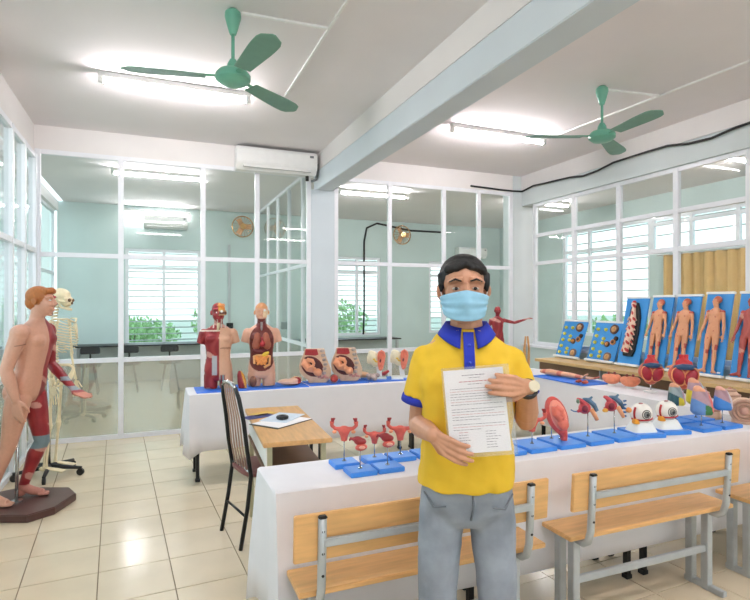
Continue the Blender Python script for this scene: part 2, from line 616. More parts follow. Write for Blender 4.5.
louvre_window('window_7', 'x', YF + .02, -.46, .92, .68, 2.56, 15, 'barred white window of the far room beside the skeleton', 2)
louvre_window('window_8', 'x', YF + .02, 3.72, 4.85, .78, 2.54, 15, 'barred white window of the far room behind the column', 2)
louvre_window('window_9', 'x', YF + .02, 6.1, 7.4, .8, 2.5, 13, 'white window at the end of the side room', 2)
glazed_wall('added_window', 'x', YR - .07, [-.98, .2, 1.4, 2.6, 3.8, 5.08], [2.1], .8, 2.9, 'wide unseen window behind the viewer, added for daylight', [G_CLEAR])  # unseen window added to bring daylight onto camera-facing surfaces
louvre_window('window_10', 'y', XE + .03, 7.0, 9.2, .85, 3.0, 11, 'bright white window of the side room behind the dotted boards', 3)
louvre_window('window_11', 'y', XE + .03, 2.4, 7.0, 2.35, 3.0, 3, 'high strip window of the side room above the curtain', 6)
cu = MB()
N = 90
vs = []
for k in range(N + 1):
    y = lerp(4.2, 6.55, k / N)
    x = 7.92 + .035 * math.sin(k * .9) + .012 * math.sin(k * 2.3)
    vs += [(x, y, .05), (x, y, 2.3), (x + .008, y, .05), (x + .008, y, 2.3)]
fs = []
for k in range(N):
    a, b = 4 * k, 4 * k + 4
    fs += [(a, b, b + 1, a + 1), (a + 2, a + 3, b + 3, b + 2), (a + 1, b + 1, b + 3, a + 3), (a, a + 2, b + 2, b)]
cu.add(vs, fs)
ct = empty('curtain', (0, 0, 0))
tag(ct, 'tan pleated curtain hanging in the side room', 'curtain')
cu.build('fabric', M_CURT, ct, True)
MB().tube([(7.93, 4.1, 2.31), (7.93, 6.7, 2.31)], .015).build('curtain_rail', M_STEEL, ct)

# outdoors
struct(MB().box(-60, 60, -60, 60, -.5, -.2).build('ground', M_GROUND), 'pale paved yard outside the windows', 'ground')


def tree(loc, hgt, rx, label, n):
    r = empty('leafy_tree', loc)
    tag(r, label, 'tree', 'trees outside the windows')
    MB().tube([(0, 0, 0), (.05, .03, hgt * .4), (.1, 0, hgt * .75)], [.14, .1, .05], 8).build('trunk', M_BARK, r, True)
    c = MB()
    for i in range(n):
        a, b, q = random.random() * 2 * PI, random.uniform(-1, 1), random.random() ** .4
        p = Vector((math.cos(a) * math.sqrt(1 - b * b) * rx * q, math.sin(a) * math.sqrt(1 - b * b) * rx * q, hgt * .55 + b * hgt * .48 * q))
        s = random.uniform(.06, .12)
        R = rotm(random.random() * 6, random.random() * 6, random.random() * 6)
        c.add([p + R @ Vector(u) * s for u in ((-1, 0, 0), (0, -.5, .12), (1, 0, 0), (0, .5, .12))], [(0, 1, 2, 3)])
    me = c.mesh('leaves', False)
    o = link_mesh('leaves', me, M_LEAF, r)
    o['kind'] = 'stuff'


tree((-.6, 18.5, -.2), 1.25, 1.5, 'low leafy tree outside the far room window by the skeleton', 1500)
tree((2.6, 20.5, -.2), 1.9, 1.3, 'leafy tree outside at the edge of the far window', 1200)
tree((5.6, 18.0, -.2), 1.9, 1.5, 'leafy tree outside the window behind the column', 1400)
tree((13.5, 12.2, -.2), 1.4, 1.6, 'leafy tree outside the side room window', 1200)
tree((-5.5, 12.0, -.2), 4.2, 1.9, 'tall leafy tree outside the far room side windows', 1600)


# ------------------------------------------------------------------ ceiling lights, fans, air conditioners, conduits
def tube_light(x, y, z, label, rz=0.0, length=1.18):
    r = empty('fluorescent_light', (x, y, z), rz)
    tag(r, label, 'light', 'fluorescent tube lights')
    MB().box(-length / 2 - .02, length / 2 + .02, -.025, .025, 0, .05).build('batten', M_WHITE, r, bevel=.006)
    for s in (-1, 1):
        MB().box(s * (length / 2) - .02, s * (length / 2) + .02, -.02, .02, -.045, .004).build('lampholder', M_WHITE, r, bevel=.004)
    MB().tube([(-length / 2 + .02, 0, -.026), (length / 2 - .02, 0, -.026)], .014, 10).build('tube', M_TUBE, r, True)
    return r


tube_light(.21, 4.92, 3.33, 'lit fluorescent tube on the ceiling beside the near green fan')
tube_light(3.5, 4.94, 3.33, 'lit fluorescent tube on the ceiling beside the distant green fan')
tube_light(.21, .35, 3.33, 'added unseen fluorescent tube on the ceiling above the viewer')  # this row is out of view, added to light the person's front
tube_light(3.5, .35, 3.33, 'added unseen fluorescent tube on the ceiling above the benches')
tube_light(.21, -1.9, 3.33, 'added unseen fluorescent tube on the ceiling behind the viewer')  # rearmost row, also added unseen for more light from behind the camera
tube_light(3.5, -1.9, 3.33, 'added unseen fluorescent tube at the rear of the room')
tube_light(.09, 8.36, 3.33, 'lit fluorescent tube behind the glass above the far air conditioner')
tube_light(.11, 11.40, 3.26, 'lit fluorescent tube on the far wall just above the far air conditioner')
tube_light(3.44, 8.42, 3.33, 'lit fluorescent tube behind the glass past the column')
tube_light(6.6, 8.0, 3.33, 'lit fluorescent tube in the side room near the corner column')
tube_light(6.6, 4.6, 3.33, 'lit fluorescent tube in the side room above the curtain')
tube_light(6.6, 1.2, 3.33, 'lit fluorescent tube at the near end of the side room')


def ceiling_fan(x, y, angs, label):
    r = empty('ceiling_fan', (x, y, 0))
    tag(r, label, 'ceiling fan', 'sea green ceiling fans')
    MB().loft([(0, 0, ZC - .001, .03, .03), (0, 0, ZC - .02, .05, .05), (0, 0, ZC - .05, .052, .052), (0, 0, ZC - .13, .03, .03), (0, 0, ZC - .16, .02, .02)], 18).build('canopy', M_FAN, r, 'auto')
    MB().tube([(0, 0, ZC - .15), (0, 0, 3.02)], .011, 10).build('rod', M_FAN, r, True)
    MB().loft([(0, 0, 3.06, .02, .02), (0, 0, 3.03, .035, .035), (0, 0, 3.0, .04, .04), (0, 0, 2.985, .09, .09), (0, 0, 2.96, .11, .11), (0, 0, 2.93, .11, .11), (0, 0, 2.905, .08, .08), (0, 0, 2.895, .03, .03)], 24).build('motor', M_FAN, r, 'auto')
    for a in angs:
        R = Matrix.Rotation(math.radians(a), 3, 'Z')
        b = MB()
        n = 12
        top, bot = [], []
        tw = rotm(x=math.radians(-8))
        for k in range(n + 1):
            t = k / n
            l = .17 + .5 * t
            w = lerp(.052, .074, min(1, t * 1.6))
            if t > .8:
                w *= math.sqrt(max(.02, 1 - ((t - .8) / .2) ** 2))
            for s in (-1, 1):
                p = R @ (Vector((l, 0, 0)) + tw @ Vector((0, s * w, 0)))
                top.append((p.x, p.y, p.z + 2.945))
                bot.append((p.x, p.y, p.z + 2.940))
        m_ = len(top)
        fs = []
        for k in range(n):
            i = 2 * k
            fs += [(i, i + 1, i + 3, i + 2), (m_ + i, m_ + i + 2, m_ + i + 3, m_ + i + 1), (i, i + 2, m_ + i + 2, m_ + i), (i + 1, m_ + i + 1, m_ + i + 3, i + 3)]
        fs += [(0, m_, m_ + 1, 1), (m_ - 2, m_ - 1, 2 * m_ - 1, 2 * m_ - 2)]
        b.add(top + bot, fs)
        bl = b.build('blade', M_FANB, r)
        q = MB()
        p0, p1 = R @ Vector((.09, 0, 0)), R @ Vector((.24, 0, 0))
        q.tube([(p0.x, p0.y, 2.948), (p1.x, p1.y, 2.95)], [.022, .014], 8, flat=.3, up=(0, 0, 1))
        q.build('blade_arm', M_FAN, bl)
    return r


ceiling_fan(.484, 3.567, (170, -79, 40), 'sea green three-blade ceiling fan over the wooden desk')
ceiling_fan(3.612, 3.608, (158, -97, 31), 'sea green three-blade ceiling fan over the heart models')


def air_con(x, y, z, w, hgt, label, pipe):
    r = empty('air_conditioner', (x, y, z))
    tag(r, label, 'air conditioner')
    body = MB().prism([(0, 0), (0, hgt), (-.16, hgt), (-.2, hgt * .85), (-.2, hgt * .3), (-.13, 0)], -w / 2, w / 2, 'x')
    b = body.build('body', M_WHITE, r, bevel=.008)
    MB().cbox((0, -.168, hgt * .15), (w * .84, .012, .035), rotm(x=-.62)).build('louvre_slot', M_GREYP, b)
    MB().cbox((0, -.186, hgt * .14), (w * .84, .006, .04), rotm(x=-.75)).build('flap', M_WHITE, b)
    MB().box(w * .4, w * .45, -.203, -.199, hgt * .72, hgt * .82).build('display', M_GREYP, b)
    if pipe:
        MB().tube([(w / 2 - .02, -.05, hgt * .6), (w / 2 + .04, -.05, hgt * .6), (w / 2 + .05, -.04, hgt * .3), (w / 2 + .03, -.03, -.02), (w / 2 - .03, -.02, -.05)], .018, 8).build('pipe', M_GREYP, r, True)
        MB().tube([(w / 2 - .1, -.08, -.06), (w / 2 - .1, -.08, .01)], .022, 8).build('drain_stub', M_BLACK, r, True)
    return r


air_con(1.40, YB - .035, 3.075, .97, .27, 'white split air conditioner above the rear glass wall', True)
air_con(.26, YF - .01, 2.95, .80, .25, 'white split air conditioner on the far wall behind the glass', False)
air_con(7.2, YF - .01, 2.6, .80, .25, 'white split air conditioner at the end of the side room', False)

for pts, lab in (([(1.12, 3.1, ZC - .008), (1.12, 4.86, ZC - .008)], 'white ceiling conduit running beside the near fan'),
                 ([(.54, 3.57, ZC - .008), (1.11, 3.545, ZC - .008)], 'short white ceiling conduit reaching the near fan'),
                 ([(4.29, 2.4, ZC - .008), (4.18, 4.9, ZC - .008)], 'white ceiling conduit running beside the distant fan'),
                 ([(3.68, 3.63, ZC - .008), (4.23, 3.56, ZC - .008)], 'short white ceiling conduit reaching the distant fan')):
    a, b = Vector(pts[0]), Vector(pts[1])
    R = Matrix.Rotation(math.atan2(b.y - a.y, b.x - a.x), 3, 'Z')
    r = empty('ceiling_conduit', (0, 0, 0))
    tag(r, lab, 'conduit')
    MB().cbox((a + b) / 2, ((b - a).length, .018, .015), R).build('casing', M_WHITE, r)
    for t in (.15, .5, .85):
        MB().cbox(a.lerp(b, t), ((.012), .026, .02), R).build('clip', M_WHITE, r)
pts = []
for k in range(26):
    t = k / 25
    y = lerp(6.58, .5, t)
    pts.append((XR - .09, y, 3.15 + .03 * math.sin(t * 23) + .012 * math.sin(t * 51)))
tag(MB().tube([(4.2, YB - .035, 3.17), (4.7, YB - .035, 3.155), (4.90, YB - .045, 3.15), (5.04, YB - .06, 3.15)] + pts, .013, 8).build('power_cable', M_BLACK, None, True),
    'black cable sagging along the top of the side glass wall', 'cable')

# ------------------------------------------------------------------ things in the far rooms
def lab_bench(x, y, l, label):
    r = empty('lab_bench', (x, y, 0))
    tag(r, label, 'table')
    MB().box(-l / 2, l / 2, -.3, .3, .725, .75).build('top', M_BLACK, r, bevel=.004)
    for sx in (-1, 1):
        for sy in (-1, 1):
            MB().box(sx * (l / 2 - .08) - .025, sx * (l / 2 - .08) + .025, sy * .25 - .025, sy * .25 + .025, 0, .71).build('leg', M_STEEL, r)
    MB().box(-l / 2 + .1, l / 2 - .1, .24, .26, .45, .71).build('modesty_panel', M_TEAL, r)


lab_bench(-.1, 10.95, 2.4, 'long black-topped bench under the far barred window')
lab_bench(3.7, 10.95, 2.6, 'long black-topped bench in the far room past the column')


def stool(x, y, label):
    r = empty('lab_stool', (x, y, 0))
    tag(r, label, 'stool', 'black stools in the far room')
    MB().loft([(0, 0, .46, .17, .17), (0, 0, .48, .185, .185), (0, 0, .51, .18, .18)], 18).build('seat', M_BLACK, r, 'auto')
    MB().cbox((0, .17, .70), (.30, .03, .11), rotm(x=-.1)).build('backrest', M_BLACK, r, bevel=.012)
    MB().tube([(0, .15, .47), (0, .2, .6), (0, .19, .72)], .014).build('back_stem', M_BLACKM, r, True)
    for k in range(4):
        a = PI / 4 + k * PI / 2
        MB().tube([(.1 * math.cos(a), .1 * math.sin(a), .47), (.2 * math.cos(a), .2 * math.sin(a), 0)], .013).build('leg', M_BLACKM, r, True)


stool(-.95, 10.1, 'black stool in the far room, first one past the skeleton')
stool(-.35, 10.1, 'black stool in the far room, second one past the skeleton')
stool(.3, 10.1, 'black stool in the far room, third one past the skeleton')

M_REFLGOLD = mat('golden_reflection_cage', (214, 170, 118), 0.25, metal=0.85)  # golden colour imitates a glowing reflection on the fans


def wall_fan(x, y, z, label):
    r = empty('wall_fan', (x, y, z))
    tag(r, label, 'fan', 'round wall fans')
    c = MB()
    c.torus((0, -.2, 0), .21, .012, (0, 1, 0), 28, 6)
    c.build('rim', M_REFLGOLD, r, True)
    for k in range(18):
        a = 2 * PI * k / 18
        MB().tube([(.05 * math.cos(a), -.25, .05 * math.sin(a)), (.14 * math.cos(a), -.245, .14 * math.sin(a)), (.21 * math.cos(a), -.2, .21 * math.sin(a))], .004, 5).build('cage_wire', M_REFLGOLD, r, True)
    MB().tube([(0, -.27, 0), (0, -.24, 0)], .06, 16).build('badge', M_REFLGOLD, r, 'auto')
    for k in range(3):
        a = 2 * PI * k / 3
        MB().cbox((.1 * math.cos(a), -.2, .1 * math.sin(a)), (.16, .006, .11), rotm(y=-a) @ rotm(x=.3)).build('blade', M_TAN, r, bevel=.002)
    MB().tube([(0, -.2, 0), (0, -.1, 0)], .06, 16).build('motor', M_WHITE, r, 'auto')
    MB().tube([(0, -.12, 0), (0, -.08, -.1), (0, -.004, -.15)], .02, 8).build('bracket', M_WHITE, r, True)


wall_fan(1.72, YF, 3.06, 'round reflection-gold wall fan behind the glass near the air conditioner')
wall_fan(5.3, YF, 3.06, 'round reflection-gold wall fan behind the glass past the column')
tag(MB().tube([(6.6, YF - .02, 3.2), (5.6, YF - .02, 3.2), (4.75, YF - .02, 3.32), (4.5, YF - .02, 3.2), (4.44, YF - .02, 2.9), (4.44, YF - .02, 1.4), (4.42, YF - .02, .8)], .022, 8).build('wall_cable', M_BLACK, None, True),
    'dark cable looping down the far wall past the column', 'cable')
r = empty('cable_duct', (0, 0, 0))
tag(r, 'grey vertical cable duct with black switch box on the far wall', 'duct')
MB().box(1.45, 1.5, YF - .03, YF - .001, 1.0, 2.7).build('duct', M_STEEL, r)
MB().box(1.42, 1.55, YF - .06, YF - .001, .95, 1.1).build('switch_box', M_BLACK, r, bevel=.006)

# ------------------------------------------------------------------ tables and cloths
def table(x, y, sx, sy, h, label, legm=M_BLACKM, top=M_WOOD, group=None):
    r = empty('school_table', (x, y, 0))
    tag(r, label, 'table', group)
    MB().box(-sx / 2, sx / 2, -sy / 2, sy / 2, h - .028, h).build('top', top, r, bevel=.003)
    for a in (-1, 1):
        for b in (-1, 1):
            lx, ly = a * (sx / 2 - .05), b * (sy / 2 - .045)
            MB().box(lx - .014, lx + .014, ly - .014, ly + .014, .02, h - .03).build('leg', legm, r)
            MB().box(lx - .02, lx + .02, ly - .02, ly + .02, 0, .025).build('foot', M_BLACK, r, bevel=.003)
    MB().box(-sx / 2 + .05, sx / 2 - .05, -.012, .012, .32, .35).build('stretcher', legm, r)
    MB().box(-sx / 2 + .06, sx / 2 - .06, -sy / 2 + .05, sy / 2 - .05, h - .2, h - .185).build('shelf', M_WOODD, r)
    return r


def cloth(x0, x1, y0, y1, h, hem, label, seed, hemf=None):
    rnd = random.Random(seed)
    n_per = 26
    P = []
    per = [(x0, y0, x1, y0), (x1, y0, x1, y1), (x1, y1, x0, y1), (x0, y1, x0, y0)]
    pts = []
    for ax, ay, bx, by in per:
        L = math.hypot(bx - ax, by - ay)
        n = max(8, int(L / .035))
        for k in range(n):
            t = k / n
            pts.append((lerp(ax, bx, t), lerp(ay, by, t), (by - ay) / L, -(bx - ax) / L, t, L))
    N = len(pts)
    ph = [rnd.uniform(0, 6) for _ in range(5)]
    rows = [0.0, .012, .05, .15, .3, .5, .75, 1.0]
    vs, fs = [], []
    for ri, rr in enumerate(rows):
        for i, (px, py, nx, ny, t, L) in enumerate(pts):
            s = i * .035
            fold = .5 * math.sin(s * 9 + ph[0]) + .3 * math.sin(s * 21 + ph[1]) + .3 * math.sin(s * 4 + ph[2])
            corner = max(0, 1 - min(t, 1 - t) * L / .09)
            dep = rr * (h - hem)
            out = .006 + (.016 * fold + .014) * rr ** .7 + corner * .035 * rr
            if ri == 0:
                out = -.004
            z = h + .004 - (0 if ri == 0 else dep)
            if ri == len(rows) - 1:
                z += .012 * fold - corner * .05
            vs.append((px + nx * out, py + ny * out, z))
    for a in range(len(rows) - 1):
        for i in range(N):
            j = (i + 1) % N
            fs.append((a * N + i, a * N + j, (a + 1) * N + j, (a + 1) * N + i))
    fs.append(tuple(range(N)))
    mb = MB().add(vs, fs)
    o = mb.build('tablecloth', M_CLOTH, None, 'auto')
    sm = o.modifiers.new('thickness', 'SOLIDIFY')
    sm.thickness = .002
    tag(o, label, 'tablecloth')
    return o


TF0, TF1 = 2.165, 2.525      # front row depth
for k, lab in enumerate(('school table under the white cloth beside the empty chair', 'school table under the white cloth behind the standing person', 'school table under the white cloth below the eyeball models')):
    table(.965 + 1.0 * k, (TF0 + TF1) / 2, .98, .33, .738, lab)
cloth(.46, 3.48, TF0, TF1, .74, .19, 'white cloth on the long table of rod-mounted organ models', 3)
TB0, TB1 = 4.735, 5.16
for k, lab in enumerate(('school table under the white cloth below the torso models', 'school table under the white cloth below the pregnancy models', 'school table under the white cloth below the small muscle figure')):
    table(.83 + 1.07 * k, (TB0 + TB1) / 2, 1.04, .39, .738, lab)
cloth(.29, 3.58, TB0, TB1, .74, .27, 'white cloth on the table of torso and pregnancy models', 5)
for k, lab in enumerate(('school table under the white cloth below the heart models', 'school table under the white cloth below the pink pelvis models')):
    r = table(3.89, 2.96 + 1.1 * k, .36, 1.06, .738, lab, top=M_WOODY)
cloth(3.66, 4.12, 2.2, 5.16, .74, .27, 'white cloth on the side table of heart and pelvis models', 9)

# wooden desks below the boards
for k, (y, lab) in enumerate(((5.15, 'pale wooden desk under the yellow-dotted boards'), (4.02, 'pale wooden desk under the human figure boards'), (2.89, 'pale wooden desk at the near end of the boards'))):
    r = empty('wooden_desk', (4.82, y, 0))
    tag(r, lab, 'desk', 'wooden desks along the side glass wall')
    MB().box(-.24, .23, -.56, .56, .755, .79).build('top', M_WOODP, r, bevel=.003)
    MB().box(-.21, -.19, -.5, .5, .66, .75).build('apron', M_WOODD, r)
    for a in (-1, 1):
        for b in (-1, 1):
            MB().box(a * .19 - .018, a * .19 + .018, b * .5 - .018, b * .5 + .018, 0, .755).build('leg', M_STEEL, r)
    MB().box(-.17, .18, -.48, .48, .56, .575).build('shelf', M_WOODD, r)

# thin blue sheets on the tables
def sheet(x0, x1, y0, y1, z, label, rz=0):
    o = MB().box(x0, x1, y0, y1, z, z + .008).build('blue_sheet', M_BLUESHEET, None, bevel=.002)
    tag(o, label, 'sheet', 'blue table sheets')


ZT = .7445
sheet(.35, 1.32, 4.765, 5.1, ZT, 'blue sheet under the two torso models')
sheet(1.34, 1.92, 4.80, 5.1, ZT, 'blue sheet under the two pregnancy models')
sheet(1.94, 2.95, 4.80, 5.1, ZT, 'blue sheet under the two ear models')
sheet(3.64, 4.0, 3.86, 4.6, ZT, 'blue sheet under the flat tan arm model')

# the small desk with papers
dk = empty('wooden_desk', (.775, 3.41, 0), math.radians(-3.5))
tag(dk, 'orange wooden desk with papers in the middle of the floor', 'desk')
MB().box(-.19, .19, -.51, .51, .725, .75).build('top', M_WOODY, dk, bevel=.003)
for a in (-1, 1):
    for b in (-1, 1):
        MB().box(a * .15 - .014, a * .15 + .014, b * .45 - .014, b * .45 + .014, 0, .725).build('leg', mat('khaki_steel', (186, 182, 150), .4, .3), dk)
MB().box(-.17, .17, -.48, .48, .555, .57).build('shelf', M_WOODD, dk)
MB().box(-.17, -.155, -.46, .46, .6, .72).build('side_apron', M_WHITE, dk)
pz = .7505
def paper(x, y, w, l, rz, z, m, name, label, cat):
    o = MB().box(-w / 2, w / 2, -l / 2, l / 2, 0, .0025).build(name, m)
    o.location = (x, y, z)
    o.rotation_euler = (0, 0, rz)
    tag(o, label, cat)
    return o


paper(.76, 3.40, .235, .33, -.95, pz, M_BLACK, 'clipboard', 'black clipboard under the white papers on the desk', 'clipboard')
paper(.767, 3.405, .22, .31, -.95, pz + .003, M_PAPER, 'paper_sheet', 'white paper sheet on the clipboard', 'paper')
paper(.79, 3.50, .19, .27, -.7, pz + .006, mat('bluish_paper', (214, 226, 240), .7), 'paper_sheet', 'pale bluish paper sheet under the black tape roll', 'paper')
paper(.655, 3.62, .1, .2, -1.2, pz, mat('navy_booklet', (40, 54, 120), .5), 'booklet', 'navy and yellow booklet at the far end of the desk', 'booklet')
paper(.70, 3.70, .1, .16, -1.1, pz, mat('yellow_card', (222, 186, 96), .5), 'card', 'small yellow card beside the navy booklet', 'card')
o = MB().torus((.775, 3.44, pz + .022), .028, .012, n=24, k=8).build('tape_roll', M_BLACK, None, True)
tag(o, 'black tape roll on the desk papers', 'tape')

# ------------------------------------------------------------------ chair
ch = empty('metal_chair', (.705, 3.585, 0), math.radians(-78))
ch.scale = (1, 1, .965)
tag(ch, 'black metal chair with brown slatted back beside the desk', 'chair')
# local: front = +y (towards desk), width along x
M_BSLAT = mat('brown_back_slat', (164, 132, 116), 0.35, var=.15, scale=8)
M_BROWN = mat('maroon_vinyl', (124, 74, 70), 0.45)
MB().loft([(0, 0, .435, .175, .19), (0, 0, .445, .185, .2), (0, 0, .465, .185, .2), (0, 0, .475, .17, .185)], 28, p=4).build('seat', M_BROWN, ch, 'auto')
for s in (-1, 1):
    MB().tube([(s * .175, -.245, 0), (s * .17, -.2, .25), (s * .165, -.175, .45), (s * .165, -.20, .62), (s * .16, -.22, .8), (s * .145, -.245, .95), (s * .11, -.255, 1.01)], .013, 10).build('rear_leg', M_BLACKM, ch, True)
    MB().tube([(s * .175, .2, 0), (s * .165, .17, .43)], .013, 10).build('front_leg', M_BLACKM, ch, True)
MB().tube([(-.11, -.255, 1.01), (-.06, -.261, 1.035), (0, -.263, 1.04), (.06, -.261, 1.035), (.11, -.255, 1.01)], .013, 10).build('top_rail', M_CHROME, ch, True)
MB().tube([(-.165, -.175, .47), (.165, -.175, .47)], .01, 8).build('rear_rail', M_CHROME, ch, True)
MB().tube([(-.17, -.21, .2), (.17, -.21, .2)], .008, 8).build('stretcher', M_BLACKM, ch, True)
for k in range(5):
    x = -.1 + .05 * k
    xt = x * .8
    MB().tube([(x, -.18, .47), (x, -.205, .62), (x * .95, -.223, .8), (xt, -.25, .95), (xt, -.26, 1.03)], .0115, 8, flat=.4, up=(0, 1, 0)).build('slat', M_BSLAT, ch, True)

# ------------------------------------------------------------------ benches
def bench(x0, x1, label):
    L = x1 - x0
    r = empty('school_bench', (x0, 0, 0))
    tag(r, label, 'bench', 'wooden benches before the front table')
    MB().cbox((L / 2, 1.882, .664), (L, .018, .172), rotm(x=.06)).build('back_panel', M_WOOD, r, bevel=.003)
    MB().box(.03, L + .03, 1.925, 2.12, .425, .446).build('seat_board', M_WOOD, r, bevel=.003)
    for s in (.1, L - .1):
        up = MB().tube([(s, 1.862, .735), (s, 1.868, .6), (s, 1.876, .48), (s, 1.892, .43), (s, 1.92, .41), (s, 2.1, .41)], .0165, 8)
        u = up.build('upright', M_STEEL, r, True)
        MB().cbox((s, 1.862, .739), (.031, .031, .012)).build('end_cap', M_BLACK, u, bevel=.004)
        for zz in (.69, .61, .53):
            MB().tube([(s, 1.846 + (.75 - zz) * .04, zz), (s, 1.858, zz)], .0055, 8).build('rivet', M_BLACK, u)
        MB().box(s - .02, s + .02, 1.96, 2.0, 0, .41).build('leg', M_STEEL, r, bevel=.003)
        MB().box(s - .02, s + .02, 2.05, 2.09, 0, .41).build('leg', M_STEEL, r, bevel=.003)
        MB().box(s - .016, s + .016, 1.88, 2.1, .0, .03).build('foot_bar', M_STEEL, r, bevel=.003)
    MB().box(.1, L - .1, 1.846, 1.866, .634, .664).build('back_rail', M_STEEL, r, bevel=.004)
    MB().box(.1, L - .1, 1.97, 1.99, .2, .235).build('stretcher', M_STEEL, r, bevel=.003)


bench(.464, 1.575, 'orange wooden bench right behind the standing person')
bench(1.712, 2.80, 'orange wooden bench below the eyeball models')
bench(2.93, 4.02, 'orange wooden bench cut off at the picture edge')

# ------------------------------------------------------------------ bodies
def hand(mb, wrist, d, n, side, s=1.0, curl=(.25, .35, .3), spread=.0, thumb=.6, rf=.0085):
    """d: finger direction, n: direction the palm faces, side: +1 thumb towards d x n"""
    w = Vector(wrist)
    d = Vector(d).normalized()
    n = Vector(n)
    n = (n - d * n.dot(d)).normalized()
    u = d.cross(n) * side          # towards the thumb
    lens = [(.041, .026, .021), (.046, .03, .023), (.042, .028, .022), (.032, .021, .019)]
    for i in range(4):
        off = (.031 - .0212 * i) * s
        k = w + d * (.088 - abs(i - 1) * .004) * s + u * off
        mb.tube([w + u * off * .55, w.lerp(k, .5) + u * off * .1, k], [.0145 * s, .0135 * s, .0112 * s], 8)
        p = k
        a = curl[0]
        dd = d
        pts, rr = [k - d * .01 * s, k], [rf * 1.15 * s, rf * 1.15 * s]
        for j in range(3):
            q = d * math.cos(a) + n * math.sin(a) + u * spread * (1.2 - i) * .12
            p = p + q.normalized() * lens[i][j] * s
            pts.append(p)
            rr.append(rf * (1.08 - .12 * j) * s)
            a += curl[min(j + 1, 2)]
        mb.tube(pts, rr, 8)
        mb.ell(p, rf * .84 * s, n=8)
    b = w + d * .02 * s + u * .02 * s
    t1 = b + (d * .55 + u * .7 + n * thumb * .6).normalized() * .043 * s
    t2 = t1 + (d * .85 + u * .25 + n * thumb).normalized() * .034 * s
    t3 = t2 + (d * .95 - u * .05 + n * thumb * .8).normalized() * .026 * s
    mb.tube([w + u * .006 * s, b, t1, t2, t3], [.013 * s, .016 * s, .0125 * s, .0105 * s, .0085 * s], 8)
    mb.ell(t3, .0085 * s, n=8)


def foot(mb, ankle, d, s=1.0):
    a = Vector(ankle)
    d = Vector((d[0], d[1], 0)).normalized()
    rz = math.atan2(d.x, -d.y)
    R = rotm(z=rz)
    g = a.z - .075 * s
    mb.ell((a.x - d.x * .02 * s, a.y - d.y * .02 * s, g + .035 * s), (.034 * s, .045 * s, .04 * s), R, 10)
    mb.tube([(a.x, a.y, a.z), (a.x + d.x * .07 * s, a.y + d.y * .07 * s, g + .04 * s), (a.x + d.x * .15 * s, a.y + d.y * .15 * s, g + .022 * s)], [.036 * s, .036 * s, .028 * s], 10)
    for i in range(5):
        o = (i - 2) * .016 * s
        p = Vector((a.x + d.x * .15 * s, a.y + d.y * .15 * s, g + .014 * s)) + R @ Vector((o, 0, 0))
        q = p + d * (.05 - abs(i - 1.2) * .006) * s
        mb.tube([p - d * .03 * s, p, q], [.013 * s, .012 * s, .009 * s], 7)


def head(mb, c, s=1.0, rot=None, ears=True, nose=True, jaw=1.0):
    """c: centre of the head; faces -Y before rot"""
    R = rot or Matrix.Identity(3)
    c = Vector(c)
    def P(x, y, z):
        return c + R @ (Vector((x, y, z)) * s)
    mb.ell(P(0, .012, .035), (.074 * s, .094 * s, .082 * s), R, 18)
    mb.ell(P(0, -.02, -.02), (.066 * s, .07 * s, .082 * s), R, 16)
    mb.ell(P(0, -.03, -.068), (.048 * s * jaw, .05 * s, .042 * s), R, 14)
    mb.ell(P(0, -.062, -.096), (.024 * s, .02 * s, .016 * s), R, 10)
    for sx in (-1, 1):
        mb.ell(P(sx * .036, -.068, -.028), (.022 * s, .018 * s, .02 * s), R, 8)      # cheek
        mb.tube([P(sx * .012, -.088, .036), P(sx * .04, -.082, .034), P(sx * .058, -.058, .026)], [.009 * s, .010 * s, .007 * s], 8)   # brow
        if ears:
            mb.ell(P(sx * .078, .012, -.002), (.009 * s, .019 * s, .031 * s), R @ rotm(z=sx * .3), 10)
            mb.torus(P(sx * .082, .014, .0), .019 * s, .006 * s, R @ Vector((sx, .3, 0)), 12, 6)
    if nose:
        mb.tube([P(0, -.088, .025), P(0, -.1, -.002), P(0, -.112, -.024)], [.007 * s, .0095 * s, .012 * s], 8)
        for sx in (-1, 1):
            mb.ell(P(sx * .011, -.1, -.026), (.008 * s, .009 * s, .007 * s), R, 8)
    for zz, r in ((-.055, .0075), (-.066, .009)):
        mb.tube([P(-.024, -.078, zz), P(0, -.089, zz + .002), P(.024, -.078, zz)], [.004 * s, r * s, .004 * s], 8)


def torso(mb, s=1.0, z0=0.0, dx=0.0, fn=None, p=2.4, k=1.0):
    """bare trunk from crotch to neck root, standing height 1.68 scale"""
    secs = [(.79, .075, .07, .0), (.83, .15, .092, .005), (.90, .163, .106, .008), (.97, .156, .1, .002), (1.05, .136, .09, -.004), (1.12, .138, .094, -.006),
            (1.20, .152, .104, -.004), (1.27, .163, .106, 0), (1.33, .166, .096, .006), (1.38, .148, .078, .01), (1.41, .105, .062, .012), (1.435, .062, .055, .012)]
    out = []
    for z, a, b, cy in secs:
        ox, oy = fn(z) if fn else (0, 0)
        out.append((dx + ox * s, (cy + oy) * s, z0 + z * s, a * s * k, b * s * k))
    mb.loft(out, 24, p=p)


def chest_shape(mb, s=1.0, z0=0.0, fn=None):
    for sx in (-1, 1):
        ox, oy = fn(1.27) if fn else (0, 0)
        mb.ell((s * (sx * .072 + ox), s * (-.07 + oy), z0 + 1.275 * s), (.078 * s, .042 * s, .058 * s), None, 12)
        ox, oy = fn(.86) if fn else (0, 0)
        mb.ell((s * (sx * .07 + ox), s * (.075 + oy), z0 + .87 * s), (.075 * s, .06 * s, .085 * s), None, 12)


def limb(mb, pts, rad, n=12):
    for i in range(len(pts) - 1):
        mb.tube([pts[i], pts[i + 1]], [rad[i], rad[i + 1]], n)
        mb.ell(pts[i], rad[i], n=n)
    mb.ell(pts[-1], rad[-1], n=n)


